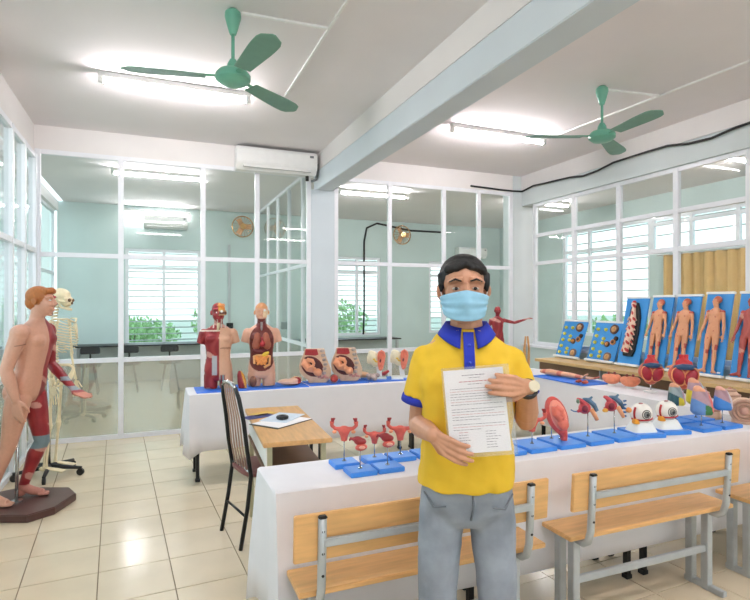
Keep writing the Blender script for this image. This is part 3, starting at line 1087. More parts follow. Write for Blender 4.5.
def arm(mb, sh, el, wr, s=1.0):
    sh, el, wr = Vector(sh), Vector(el), Vector(wr)
    mb.ell(sh, .056 * s, n=12)
    limb(mb, [sh, sh.lerp(el, .4), el], [.05 * s, .047 * s, .037 * s])
    limb(mb, [el, el.lerp(wr, .28), wr], [.037 * s, .041 * s, .026 * s])


def leg(mb, hip, kn, an, s=1.0):
    hip, kn, an = Vector(hip), Vector(kn), Vector(an)
    limb(mb, [hip, hip.lerp(kn, .35), kn], [.088 * s, .08 * s, .054 * s], 14)
    fw = Vector((0, .012 * s, 0))
    limb(mb, [kn, kn.lerp(an, .3) + fw, kn.lerp(an, .6) + fw * .5, an], [.052 * s, .057 * s, .044 * s, .034 * s], 14)


SKIN_C = (208, 154, 130)
RED_C = (138, 30, 38)
RED2_C = (178, 66, 62)
GREY_C = (150, 160, 168)
HAIR_C = (172, 98, 42)


def muscle(co, k=70, seed=0.0):
    """streaky muscle colour, pale tendons here and there"""
    v = math.sin((co.x * .8 + co.y * .5) * k + math.sin(co.z * 22 + seed) * 2.2)
    w = math.sin(co.z * 31 + co.x * 17 + seed) * math.sin(co.y * 23 + co.z * 9)
    c = mixc(RED_C, RED2_C, max(0, v) * .55)
    if w > .72:
        c = mixc(c, (222, 190, 170), .7)
    return c


# ---------------- full-size mannequin
MX, MY = -.875, 4.66
mn = empty('anatomy_mannequin', (MX, MY, 0), math.radians(68))
tag(mn, 'life-size anatomy mannequin, half skin and half red muscle, on a brown base', 'mannequin')
hx = []
bw = .31
pl = [(-.27, -.21), (-.12, -.31), (.16, -.31), (.30, -.18), (.30, .2), (.16, .34), (-.12, .34), (-.27, .22)]
MB().prism(pl, 0, .055, 'z').build('base_plate', mat('dark_brown_base', (86, 58, 54), .35, var=.1), mn, bevel=.006)
Z0 = .055
S = .925
mb = MB()
lean = lambda z: (0, -.03 - .10 * (z - .8) / .6)      # body tips forward a little


def LP(x, y, z):
    return Vector((x * S, y * S, Z0 + z * S))


torso(mb, S, Z0, fn=lean)
chest_shape(mb, S, Z0, fn=lean)
mb.tube([LP(0, -.11, 1.40), LP(0, -.125, 1.47), LP(0, -.135, 1.53)], [.058 * S, .053 * S, .054 * S], 14)
HC = LP(0, -.155, 1.575)
HR = rotm(z=math.radians(6))
head(mb, HC, S * 1.04, HR)
# near arm (skin side) hangs down; x<0 is the figure's right
for sx in (-1, 1):
    mb.ell(LP(sx * .165, -.1, 1.345), (.062 * S, .066 * S, .06 * S), None, 12)
arm(mb, LP(-.188, -.10, 1.335), LP(-.232, -.03, 1.06), LP(-.205, -.085, .835), S * 1.2)
hand(mb, LP(-.205, -.085, .835), (0.05, -.12, -1), (1, -.1, .05), 1, S * 1.08, (.15, .2, .2), thumb=.35)
arm(mb, LP(.188, -.10, 1.335), LP(.25, -.08, 1.06), LP(.19, -.30, .86), S * 1.03)
hand(mb, LP(.19, -.30, .86), (-.1, -.8, -.5), (-.3, -.4, .85), 1, S * 1.05, (.2, .3, .3), thumb=.3)
leg(mb, LP(-.088, -.03, .82), LP(-.095, .045, .45), LP(-.095, .185, .085), S * 1.04)
foot(mb, LP(-.095, .185, .078), (-.15, -1, 0), S)
leg(mb, LP(.088, -.04, .82), LP(.10, -.10, .45), LP(.10, .055, .085), S * 1.04)
foot(mb, LP(.10, .055, .078), (.2, -1, 0), S)


def mann_col(co):
    z = (co.z - Z0) / S
    if co.x < .004:
        if z > 1.55 and (co.y - HC.y) > -.055 + (1.62 - z) * .5 and z > 1.53 + .0:
            return HAIR_C
        if z > 1.635:
            return HAIR_C
        return SKIN_C
    if z > 1.50:
        if z > 1.64 and co.y > HC.y - .08:
            return HAIR_C
        return muscle(co) if co.x > .012 else SKIN_C
    if .40 < z < .50:
        return (112, 132, 140)
    if z < .10:
        return mixc((196, 150, 130), RED2_C, .3)
    if .83 < z < 1.0 and co.y < -.2 * S and co.x > .12:
        return GREY_C if math.sin(co.z * 90) > .2 else muscle(co)
    if z < .86 and co.y < -.34 * S:
        return (206, 136, 116)
    return muscle(co)


blob('body', mb, .0065, M_VC, mn, 3, mann_col)
hr = MB()
hr.ell(HC + Vector((0, .022, .045)) * S, (.083 * S, .098 * S, .08 * S), HR, 18)
hr.ell(HC + Vector((0, .06, -.005)) * S, (.074 * S, .062 * S, .065 * S), HR, 14)
hr.tube([HC + Vector((-.06, -.055, .082)) * S, HC + Vector((0, -.08, .09)) * S, HC + Vector((.06, -.055, .082)) * S], .026 * S, 8)
blob('hair', hr, .006, mat('ginger_hair', (176, 104, 48), .55, var=.2, scale=60, stretch=(1, 3, 1), bump=.4), mn, 2)
for sx in (-1, 1):
    e = HC + HR @ (Vector((sx * .032, -.078, .012)) * S)
    MB().ell(e, (.012 * S, .010 * S, .006 * S), n=10).build('eye', M_WHITE, mn, True)
MB().ell(LP(-.082, -.155, 1.265), (.011, .011, .011), n=8).build('nipple', mat('nipple_brown', (150, 92, 78), .5), mn, True)
MB().tube([LP(-.02, .03, -.01), LP(-.02, .02, .60)], .012, 10).build('support_rod', M_CHROME, mn, True)
MB().tube([LP(-.02, .03, .0), LP(-.02, .03, .012)], .04, 16).build('rod_flange', M_CHROME, mn, 'auto')
sl = MB()
sl.torus(LP(-.195, -.09, 1.245), .052, .003, (0.1, -.1, -1), 20, 5)
sl.build('arm_joint', mat('joint_line', (150, 104, 88), .6), mn, True)

# ---------------- skeleton on a wheeled stand
sk = empty('skeleton_model', (-.725, 5.42, 0), math.radians(72))
tag(sk, 'human skeleton on a black star stand behind the mannequin', 'skeleton')
mb = MB()
mb.ell((0, .01, 1.565), (.066, .088, .068), n=16)
mb.ell((0, -.045, 1.51), (.05, .045, .045), n=12)
mb.tube([(-.05, -.045, 1.535), (0, -.085, 1.54), (.05, -.045, 1.535)], .014, 8)
for sx in (-1, 1):
    mb.tube([(sx * .055, .005, 1.525), (sx * .058, -.03, 1.515), (sx * .045, -.065, 1.508)], .008, 8)
blob('skull', mb, .006, M_BONE, sk, 2)
for sx in (-1, 1):
    MB().ell((sx * .028, -.083, 1.527), (.017, .014, .016), n=10).build('eye_socket', M_WOODD, sk, True)
MB().ell((0, -.09, 1.502), (.009, .01, .014), n=8).build('nose_opening', M_WOODD, sk, True)
mb = MB()
mb.tube([(-.05, .0, 1.505), (-.046, -.02, 1.465), (-.025, -.07, 1.447), (0, -.083, 1.445), (.025, -.07, 1.447), (.046, -.02, 1.465), (.05, .0, 1.505)], .011, 8)
blob('jaw', mb, .005, M_BONE, sk, 1)
for k in range(22):
    z = 1.47 - k * .0265
    y = .035 + .02 * math.sin((1.47 - z) * 9) + (.02 if z < 1.35 else 0)
    q = MB()
    q.ell((0, y, z), (.02, .019, .0115), n=10)
    q.tube([(0, y + .01, z), (0, y + .04, z - .012)], .006, 6)
    q.tube([(-.03, y + .012, z), (.03, y + .012, z)], .005, 6)
    q.build('vertebra', M_BONE, sk, True)
for k in range(11):
    z = 1.365 - k * .0235
    w = [.06, .085, .1, .108, .113, .116, .117, .114, .108, .1, .09][k]
    dp = [.045, .07, .085, .092, .097, .1, .1, .098, .092, .075, .05][k]
    for sx in (-1, 1):
        pts = []
        for j in range(10):
            a = PI * (.5 - j / 9 * (1.0 if k < 8 else .8))
            pts.append((sx * w * math.cos(a), -.028 + dp * math.sin(a), z - .065 * (j / 9) - (.0 if j < 8 else -.012)))
        MB().tube(pts, .0062, 6, flat=.6).build('rib', M_BONE, sk, True)
MB().tube([(0, -.115, 1.325), (0, -.128, 1.26), (0, -.128, 1.19)], [.017, .013, .009], 8, flat=.6).build('sternum', M_BONE, sk, True)
for sx in (-1, 1):
    MB().tube([(sx * .012, -.115, 1.335), (sx * .08, -.09, 1.365), (sx * .155, -.01, 1.365)], .008, 8).build('clavicle', M_BONE, sk, True)
    MB().prism([(sx * .055, 1.335), (sx * .15, 1.35), (sx * .09, 1.19)], .085, .097).build('scapula', M_BONE, sk, bevel=.004)
    bone = lambda nm, a, b, r: blob(nm, MB().tube([a, Vector(a).lerp(Vector(b), .12), Vector(a).lerp(Vector(b), .5), Vector(a).lerp(Vector(b), .88), b], [r * 1.5, r, r * .8, r, r * 1.4], 8).ell(a, r * 1.6, n=8).ell(b, r * 1.5, n=8), .005, M_BONE, sk, 1)
    bone('humerus', (sx * .168, .01, 1.34), (sx * .19, .0, 1.05), .0125)
    bone('radius', (sx * .18, -.005, 1.03), (sx * .185, -.04, .82), .008)
    bone('ulna', (sx * .2, .01, 1.04), (sx * .205, -.02, .82), .008)
    hb = MB()
    for q in range(4):
        hb.tube([(sx * .195, -.035 + q * .0, .81), (sx * .195, -.06 + .018 * q, .74), (sx * .193, -.07 + .02 * q, .65)], .006, 6)
    hb.tube([(sx * .195, -.05, .8), (sx * .19, -.09, .74)], .006, 6)
    blob('hand_bones', hb, .004, M_BONE, sk, 0)
    bone('femur', (sx * .085, .04, .84), (sx * .075, .06, .45), .017)
    bone('tibia', (sx * .075, .06, .43), (sx * .08, .09, .1), .014)
    bone('fibula', (sx * .1, .08, .41), (sx * .105, .095, .1), .007)
    fb = MB()
    fb.ell((sx * .085, .11, .085), (.022, .035, .022), n=8)
    for q in range(5):
        fb.tube([(sx * (.07 + .009 * q), .09, .095), (sx * (.065 + .014 * q), 0, .08), (sx * (.06 + .016 * q), -.07, .065)], .007, 6)
    blob('foot_bones', fb, .005, M_BONE, sk, 1)
pv = MB()
for sx in (-1, 1):
    pv.tube([(sx * .03, .07, .9), (sx * .09, .05, .955), (sx * .125, -.01, .95), (sx * .12, -.05, .92), (sx * .085, -.04, .86), (sx * .03, -.06, .83)], [.02, .022, .02, .015, .024, .014], 8, flat=.6)
    pv.tube([(sx * .085, -.02, .85), (sx * .06, .02, .78), (sx * .03, -.05, .81)], .013, 8)
pv.tube([(0, .07, .93), (0, .09, .86), (0, .07, .8)], [.03, .025, .01], 8)
blob('pelvis', pv, .006, M_BONE, sk, 2)
MB().tube([(0, .10, .05), (0, .105, .82)], .012, 10).build('stand_pole', M_CHROME, sk, True)
for k in range(5):
    a = math.radians(-90 + 72 * k)
    lg = MB().tube([(0, .1, .085), (.27 * math.cos(a), .1 + .27 * math.sin(a), .065)], [.022, .014], 8).build('stand_leg', M_BLACK, sk, True)
    MB().tube([(.26 * math.cos(a) - .012 * math.sin(a), .1 + .26 * math.sin(a) + .012 * math.cos(a), .03), (.26 * math.cos(a) + .012 * math.sin(a), .1 + .26 * math.sin(a) - .012 * math.cos(a), .03)], .03, 12).build('caster', M_BLACK, lg, 'auto')

# ------------------------------------------------------------------ standing person with the document
PX, PY = .995, 1.597
PRZ = math.radians(-27)
pe = empty('person', (PX, PY, 0), PRZ)
tag(pe, 'person in a yellow polo shirt and blue face mask holding a document', 'person')
Vr = Vector
PHC = Vr((-.010, -.005, 1.542))
SH_L, EL_L, WR_L = Vr((-.128, .012, 1.305)), Vr((-.164, .04, 1.075)), Vr((-.118, -.205, 1.098))
SH_R, EL_R, WR_R = Vr((.138, .012, 1.305)), Vr((.204, .02, 1.100)), Vr((.168, -.190, 1.245))
mb = MB()
torso(mb, 1.0, -.018, k=.86)
mb.tube([(0, .015, 1.38), (0, .008, 1.44), (0.003, .0, 1.51)], [.062, .054, .056], 14)
head(mb, PHC, 1.0, rotm(z=.04))
for sh in (SH_L, SH_R):
    mb.ell(sh, (.05, .05, .048), n=12)
arm(mb, SH_L, EL_L, WR_L, .95)
arm(mb, SH_R, EL_R, WR_R, .95)
hand(mb, WR_L, (.66, -.62, -.42), (.5, .8, .0), -1, .80, (.42, .42, .25), spread=.22, thumb=.9, rf=.0094)
hand(mb, WR_R, (-.74, -.62, .12), (-.55, .8, .0), 1, .80, (.42, .42, .25), spread=.22, thumb=.9, rf=.0094)
leg(mb, (-.075, .005, .80), (-.095, -.01, .44), (-.10, .03, .085), .72)
leg(mb, (.075, .005, .80), (.10, -.015, .44), (.115, .025, .085), .72)
mb.ell((-.10, .0, .04), (.035, .08, .03), n=10)
mb.ell((.115, .0, .04), (.035, .08, .03), n=10)
blob('body', mb, .0034, M_PSKIN, pe, 2)

# hair
hb = MB()
hb.ell(PHC + Vr((0, .028, .050)), (.084, .094, .080), n=22)
hb.ell(PHC + Vr((0, .055, .01)), (.078, .065, .075), n=16)
for k in range(9):
    a = lerp(-1, 1, k / 8)
    hb.tube([PHC + Vr((a * .045, -.03, .092 - .012 * a * a)), PHC + Vr((a * .060, -.066 + .012 * a * a, .085 - .018 * abs(a))), PHC + Vr((a * .066 + .004, -.084 + .032 * a * a, .084 - .026 * abs(a) + .006 * math.sin(k * 2.1)))], [.018, .015, .007], 8)
for sx in (-1, 1):
    hb.tube([PHC + Vr((sx * .074, .0, .06)), PHC + Vr((sx * .077, -.012, .02)), PHC + Vr((sx * .076, -.01, -.005))], [.016, .011, .005], 8)
blob('hair', hb, .005, mat('black_hair', (13, 11, 12), .6, var=.3, scale=80, stretch=(3, 1, 1), bump=.4), pe, 1)
M_EYEW = mat('eye_white', (196, 184, 176), .3)
M_IRIS = mat('dark_iris', (40, 26, 20), .2)
for sx in (-1, 1):
    e = MB().ell(PHC + Vr((sx * .031, -.077, .006)), (.0130, .0095, .0050), n=12).build('eye', M_EYEW, pe, True)
    MB().ell(PHC + Vr((sx * .031, -.0845, .006)), (.0058, .003, .0056), n=10).build('iris', M_IRIS, e, True)
    MB().tube([PHC + Vr((sx * .014, -.092, .030)), PHC + Vr((sx * .034, -.093, .036)), PHC + Vr((sx * .053, -.079, .028))], [.0038, .0055, .003], 6, flat=.7).build('eyebrow', MATS['black_hair'], pe, True)
# mask: pleated shell wrapped around nose, cheeks and chin
mk = MB()
U, W = 24, 14
vs = []
for j in range(W + 1):
    t = j / W
    for i in range(U + 1):
        a = lerp(-1, 1, i / U)
        ztop = -.006 - .014 * abs(a) ** 1.5 + .006 * (1 - abs(a)) ** 2
        zbot = -.100 + .028 * abs(a) ** 2
        z = lerp(ztop, zbot, t)
        ang = a * 1.25
        nose = .017 * math.exp(-(a * 3.2) ** 2) * math.sin(min(1, t * 1.15 + .12) * PI) ** .8
        chin = .008 * math.exp(-(a * 2.2) ** 2)
        rx = .087 - .012 * t * (abs(a) ** 2)
        ry = .113 + nose + chin - .006 * t
        pleat = .0022 * math.sin(t * PI * 6) if .22 < t < .8 else 0
        vs.append(PHC + Vr((math.sin(ang) * (rx + pleat), .008 - math.cos(ang) * (ry + pleat) + .012 * max(0, abs(a) - .8), z)))
fs = []
for j in range(W):
    for i in range(U):
        a = j * (U + 1) + i
        fs.append((a, a + 1, a + U + 2, a + U + 1))
mk.add(vs, fs)
mo = mk.build('face_mask', mat('light_blue_mask', (150, 198, 224), .8, var=.05, scale=40), pe, True)
so = mo.modifiers.new('thickness', 'SOLIDIFY')
so.thickness = .002
for sx in (-1, 1):
    MB().tube([PHC + Vr((sx * .074, -.022, -.02)), PHC + Vr((sx * .081, .0, .01)), PHC + Vr((sx * .083, .022, .026)), PHC + Vr((sx * .082, .03, .0)), PHC + Vr((sx * .078, .0, -.05)), PHC + Vr((sx * .07, -.03, -.075))], .0018, 5).build('ear_loop', M_WHITE, mo, True)

# polo shirt
def wrinkle(o, size, amp):
    t = bpy.data.textures.new('cloth_wrinkles', 'CLOUDS')
    t.noise_scale = size
    t.noise_depth = 1
    m = o.modifiers.new('wrinkles', 'DISPLACE')
    m.texture = t
    m.texture_coords = 'LOCAL'
    m.strength = amp
    m.mid_level = .55


sb = MB()
sb.loft([(-.004, -.004, .886, .160, .120), (-.002, -.004, .91, .163, .123), (0, -.006, .96, .160, .119), (0, -.006, 1.06, .152, .113), (0, -.006, 1.15, .155, .117), (0, -.004, 1.24, .162, .119), (0, .002, 1.30, .162, .107), (0, .008, 1.345, .146, .086), (0, .01, 1.385, .108, .07), (0, .01, 1.412, .075, .062)], 28, p=2.6)
def sleeve(sh, el, t_end):
    p = sh.lerp(el, t_end)
    sb.ell(sh + Vr((0, 0, -.004)), (.058, .062, .058), n=14)
    sb.tube([sh + Vr((0, 0, .01)), sh.lerp(el, .3), p], [.053, .060, .064], 18)
    return p
PL = sleeve(SH_L + Vr((-.004, 0, 0)), EL_L + Vr((-.01, 0, 0)), .56)
PR_ = sleeve(SH_R + Vr((.004, 0, 0)), EL_R + Vr((.008, 0, 0)), .50)
M_YPOLO = mat('yellow_polo_cotton', (230, 186, 46), .85, var=.05, scale=9, bump=.25)
M_NAVY = mat('royal_blue_trim', (30, 48, 168), .8, var=.08)
shirt = blob('polo_shirt', sb, .007, M_YPOLO, pe, 4)
wrinkle(shirt, .09, .022)
for nm, p, sh, el in (('cuff', PL, SH_L, EL_L), ('cuff', PR_, SH_R, EL_R)):
    d = (el - sh).normalized()
    MB().tube([p - d * .004, p + d * .004, p + d * .020, p + d * .021, p - d * .004], [.0635, .0655, .0665, .063, .0615], 22).build(nm, M_NAVY, shirt, True)
# collar: a folded band
cv, cf = [], []
n = 32
for i in range(n + 1):
    a = lerp(-PI * .5 + .30, PI * 1.5 - .30, i / n)      # opening at the front (-y)
    ca, sa = math.cos(a), math.sin(a)
    front = max(0, -sa)
    x, y = .066 * ca, .012 + .060 * sa
    xo, yo = .099 * ca, .010 + .092 * sa
    zt = 1.437 - .022 * front
    zo = 1.396 - .044 * front ** 2
    cv += [(x * .98, y * .98, zt - .03), (x, y, zt), (x * 1.06, y * 1.06 - .001, zt + .002), (xo, yo - .018 * front, zo), (xo * .98, yo - .014 * front, zo - .004)]
for i in range(n):
    for j in range(4):
        a = i * 5 + j
        cf.append((a, a + 1, a + 6, a + 5))
co = MB().add(cv, cf).build('collar', M_NAVY, shirt, True)
co.modifiers.new('thickness', 'SOLIDIFY').thickness = .003
# placket following the chest
pv_, pf = [], []
for k in range(9):
    z = lerp(1.405, 1.215, k / 8)
    y = lerp(-.060, -.128, min(1, k / 5)) if k < 5 else -.128 + .001 * (k - 5)
    y = [-.068, -.084, -.099, -.113, -.122, -.1265, -.1295, -.1315, -.1325][k]
    pv_ += [(-.017, y, z), (.017, y, z), (.017, y + .012, z), (-.017, y + .012, z)]
for k in range(8):
    a = 4 * k
    for j in range(4):
        pf.append((a + j, a + (j + 1) % 4, a + 4 + (j + 1) % 4, a + 4 + j))
pf += [(0, 1, 2, 3), (32, 33, 34, 35)]
pk = MB().add(pv_, pf).build('placket', M_NAVY, shirt)
for z, y in ((1.365, -.102), (1.31, -.1235), (1.255, -.1315)):
    MB().ell((0, y - .001, z), (.005, .002, .005), n=8).build('button', mat('blue_button', (60, 80, 190), .3), pk, True)
# small chest emblem, left breast
em = MB()
for dx, w, hh, m in ((0, .004, .016, 0), (.009, .004, .016, 1), (.018, .004, .016, 0), (.028, .012, .012, 0), (.042, .009, .012, 1)):
    em.box(.078 + dx, .078 + dx + w, -.1292, -.115, 1.262 - hh / 2, 1.262 + hh / 2, m)
em.build('chest_emblem', [M_NAVY, mat('emblem_red', (206, 44, 48), .7)], shirt)
# jeans
jb = MB()
jb.loft([(0, .002, .756, .075, .078), (0, .002, .785, .12, .095), (0, .002, .815, .152, .104), (0, .003, .86, .156, .112), (0, 0, .93, .148, .104)], 26, p=2.5)
for sx, kx, ax in ((-1, -.097, -.102), (1, .103, .117)):
    jb.tube([(sx * .078, .0, .86), (sx * .085, -.001, .76), (sx * .093, -.004, .66), (kx + sx * .004, -.012, .46), ((kx + ax) / 2, .012, .28), (ax, .022, .065)], [.080, .080, .074, .063, .060, .059], 18)
M_JEAN = mat('grey_blue_denim', (140, 146, 156), .85, var=.22, scale=9, bump=.3)
jeans = blob('jeans', jb, .008, M_JEAN, pe, 3)
wrinkle(jeans, .07, .010)
MB().tube([(.012, -.108, .895), (.014, -.111, .84), (.006, -.103, .80)], .004, 6).build('fly_seam', mat('dark_denim_seam', (112, 118, 128), .9), jeans, True)
for sx in (-1, 1):
    MB().tube([(sx * .145, -.06, .875), (sx * .115, -.095, .835), (sx * .075, -.110, .845)], .003, 6).build('pocket_seam', MATS['dark_denim_seam'], jeans, True)
for ax, nm in ((-.102, 0), (.117, 1)):
    shb = MB()
    shb.ell((ax, -.03, .045), (.046, .125, .045), n=14)
    shb.ell((ax, .05, .06), (.042, .055, .055), n=12)
    shb.box(ax - .046, ax + .046, -.14, .095, .0, .02)
    blob('shoe', shb, .008, M_BLACK, pe, 2)
# wrist watch
wd = (WR_R - EL_R).normalized()
wp = WR_R - wd * .012
MB().tube([wp - wd * .010, wp - wd * .009, wp + wd * .009, wp + wd * .010], [.029, .0315, .0315, .029], 20).build('watch_strap', M_BLACK, pe, 'auto')
dp = wp + Vr((.012, -.026, .012))
MB().tube([dp + Vr((.0, .004, -.002)), dp + Vr((.002, -.006, .003))], .017, 18).build('watch_face', mat('cream_dial', (226, 214, 186), .3), pe, 'auto')

# the document in its clear sleeve
dc = empty('document', (0, 0, 0), 0)
tag(dc, 'printed certificate page in a clear plastic sleeve held by the person', 'document')
R3 = Matrix.Rotation(PRZ, 4, 'Z')
DR = Matrix.Translation((PX, PY, 0)) @ R3 @ Matrix.Translation((.012, -.218, 1.178)) @ rotm(x=math.radians(-8)).to_4x4() @ rotm(y=math.radians(-5)).to_4x4()
dc.matrix_world = DR
W2, H2 = .090, .124
page = MB().box(-W2, W2, -.0008, .0008, -H2, H2).build('page', M_PAPER, dc)
slv = MB().box(-W2 - .006, W2 + .018, -.0030, -.0022, -H2 - .012, H2 + .008).build('sleeve_front', G_FILM, dc)
MB().box(-W2 - .006, W2 + .018, .0022, .0030, -H2 - .012, H2 + .008).build('sleeve_back', G_FILM, dc)
tx = MB()
rnd = random.Random(4)
def words(z, x0, x1, hh=.0016, m=0):
    x = x0
    while x < x1:
        w = rnd.uniform(.004, .013)
        tx.box(x, min(x + w, x1), -.0012, -.0009, z - hh / 2, z + hh / 2, m)
        x += w + rnd.uniform(.0015, .003)
words(H2 - .018, -.035, .035, .002)
words(H2 - .026, -.015, .02, .0015)
words(H2 - .037, -.045, .05, .0026, 1)
words(H2 - .045, -.02, .025, .0015)
z = H2 - .058
for k in range(22):
    a, b = -.075, .08 - (rnd.random() * .07 if k % 3 == 2 else 0)
    if k in (7, 12):
        z -= .006
    if k > 14:
        for c0 in ((-.06, -.02), (.02, .065)):
            words(z, c0[0], c0[1] - rnd.random() * .02, .0015, rnd.choice((0, 0, 1)))
    else:
        words(z, a, b, .0014, 1 if k % 4 == 1 else 0)
    z -= .0078
t_ = tx.build('printed_text', [M_INK, mat('pink_ink', (206, 130, 132), .8)], page)
t_['kind'] = 'stuff'

# ------------------------------------------------------------------ torso models
TS_ = .755
ZTOP = ZT + .0085


def torso_mesh(wide=.98):
    b = MB()
    z0 = -.70 * TS_
    torso(b, TS_, z0)
    chest_shape(b, TS_, z0)
    for sx in (-1, 1):
        b.tube([(sx * .085 * TS_, .005, (.86 - .70) * TS_), (sx * .088 * TS_, .005, 0)], [.082 * TS_, .078 * TS_], 16)
        b.ell((sx * .165 * TS_, .005, (1.335 - .7) * TS_), (.058 * TS_, .058 * TS_, .056 * TS_), None, 12)
        b.tube([(sx * .17 * TS_, .005, (1.335 - .7) * TS_), (sx * .205 * TS_, .008, (1.22 - .7) * TS_)], [.054 * TS_, .047 * TS_], 14)
    b.tube([(0, .012, (1.39 - .7) * TS_), (0, .006, (1.5 - .7) * TS_)], [.056 * TS_, .05 * TS_], 14)
    b.v = [(x * wide, y, z) for x, y, z in b.v]
    head(b, (0, 0, (1.572 - .7) * TS_), TS_ * 1.04)
    return b


def zs(z):
    return (z - .70) * TS_


t1 = empty('torso_model', (.545, 4.935, ZTOP + .005), math.radians(-6))
tag(t1, 'torso model with red muscle half and skin half on the cloth table', 'torso model', 'anatomical torso models')


def t1col(co):
    z = co.z / TS_ + .70
    if z > 1.50:
        if co.x > .0 and z > 1.60:
            return (232, 176, 88)
        if co.x > .0 and z > 1.54:
            return (196, 150, 110) if math.sin(co.z * 160) > 0 else (120, 70, 60)
        return muscle(co, 160)
    if z > 1.40:
        return muscle(co, 160) if math.sin(co.x * 190) > -.6 else (206, 190, 180)
    if co.x < .012:
        if 1.36 < z < 1.375:
            return (224, 206, 190)
        if .86 < z < 1.08 and -.055 < co.x < -.012 and co.y < 0:
            return (176, 176, 182)
        if co.x > .004 and z < 1.33:
            return (214, 170, 140)
        return muscle(co, 90)
    if z < .86 and co.x < .055:
        return (132, 150, 150) if math.sin(co.x * 200) > 0 else (150, 60, 60)
    if abs(z - 1.165) < .008:
        return (168, 118, 92)
    return (216, 166, 138)


blob('body', torso_mesh(), .006, M_VC, t1, 3, t1col)
MB().ell((-.012, -.055, zs(1.575)), (.012, .012, .012), n=10).build('eye', M_WHITE, t1, True)
MB().ell((.026, -.066, zs(1.59)), (.012, .01, .012), n=10).build('eye', M_WHITE, t1, True)
br = MB()
for k in range(9):
    br.ell((.022 + .016 * math.cos(k * 2.2), -.012 + .04 * math.sin(k * 1.3), zs(1.64) + .012 * math.cos(k * 3.1)), .02, n=8)
blob('brain_half', br, .005, M_ORANGE, t1, 1)
MB().tube([(-.005, -.045, zs(1.37)), (0, -.036, zs(1.43)), (0, -.045, zs(1.49))], .012, 10).build('windpipe', M_BONE, t1, True)

t2 = empty('torso_model', (.922, 4.935, ZTOP + .005), math.radians(-10))
tag(t2, 'torso model with open chest showing lungs, liver and bowels', 'torso model', 'anatomical torso models')


def inside(co, z):
    hw = .105 if z < 1.25 else .105 * max(0, 1 - ((z - 1.25) / .17) ** 2) ** .5
    if z < 1.0:
        hw = .105 * max(0, 1 - ((1.0 - z) / .12) ** 2) ** .5
    return abs(co.x) < hw and co.y < .0


def t2col(co):
    z = co.z / TS_ + .70
    if z > 1.52:
        if z > 1.625 or (co.y > -.005 and z > 1.56):
            return (216, 150, 100)
        if co.x > .012 and z < 1.6:
            return (236, 208, 170)
        return (216, 160, 130)
    if 1.38 < z < 1.5 and abs(co.x) < .045 and co.y < .02:
        return (112, 36, 34)
    if inside(co, z):
        return (104, 38, 32)
    return (218, 166, 142)


blob('body', torso_mesh(.98), .006, M_VC, t2, 3, t2col)
fy = -.082
for sx in (-1, 1):
    lb = MB()
    lb.ell((sx * .042, fy + .012, zs(1.25)), (.036, .024, .072), rotm(y=-sx * .12), 12)
    lb.ell((sx * .046, fy + .014, zs(1.19)), (.04, .024, .045), None, 10)
    blob('lung', lb, .005, mat('brown_red_lung', (162, 88, 66), .4, var=.14, scale=40), t2, 2)
hb_ = MB().ell((.008, fy - .012, zs(1.205)), (.024, .018, .03), rotm(y=.5), 12)
hb_.tube([(.006, fy - .008, zs(1.24)), (.0, fy - .004, zs(1.285))], .009, 8)
blob('heart', hb_, .004, M_RED, t2, 2)
lv = MB().ell((-.03, fy + .004, zs(1.115)), (.056, .026, .026), rotm(y=.2), 12).ell((.03, fy + .002, zs(1.125)), (.035, .02, .016), rotm(y=.35), 10)
blob('liver', lv, .005, M_DKRED, t2, 2)
blob('stomach', MB().ell((.034, fy - .004, zs(1.085)), (.038, .022, .02), rotm(y=-.5), 12), .005, M_YEL, t2, 1)
ib = MB()
rn = random.Random(2)
for row in range(4):
    pts = []
    for k in range(9):
        x = lerp(-.058, .062, k / 8) * (1 - .12 * row) * (1 if row % 2 == 0 else -1)
        pts.append((x, fy - .008 + .006 * math.sin(k * 1.7), zs(1.05) - row * .019 + .006 * math.sin(k * 1.9 + row)))
    ib.tube(pts, .0115, 8)
blob('intestine', ib, .004, M_ORANGE, t2, 1)
cb = MB().tube([(-.062, fy + .004, zs(.97)), (-.066, fy + .002, zs(1.06)), (-.03, fy, zs(1.075)), (.03, fy, zs(1.07)), (.07, fy + .002, zs(1.06)), (.068, fy + .006, zs(.96)), (.02, fy + .006, zs(.925))], .013, 8)
blob('colon', cb, .005, mat('pale_orange_colon', (232, 168, 112), .4, var=.1), t2, 1)
MB().tube([(0, -.05, zs(1.33)), (0, -.042, zs(1.42)), (0, -.05, zs(1.48))], .011, 10).build('windpipe', mat('grey_windpipe', (150, 140, 140), .4, var=.3, scale=90), t2, True)
MB().ell((-.075, -.055, .045), (.034, .03, .05), n=12).build('thigh_section', mat('brown_muscle_cut', (128, 84, 66), .5, var=.2, scale=50), t2, True)
MB().ell((.026, -.07, zs(1.6)), (.011, .01, .011), n=10).build('eye', M_WHITE, t2, True)

# loose pieces beside the torsos
def loose(name, x, y, rz, mb, vox, mats, label, cat, z=ZTOP, col=None, sm=2, group=None):
    o = blob(name, mb, vox, mats, None, sm, col)
    o.location = (x, y, z)
    o.rotation_euler = (0, 0, rz)
    tag(o, label, cat, group)
    return o


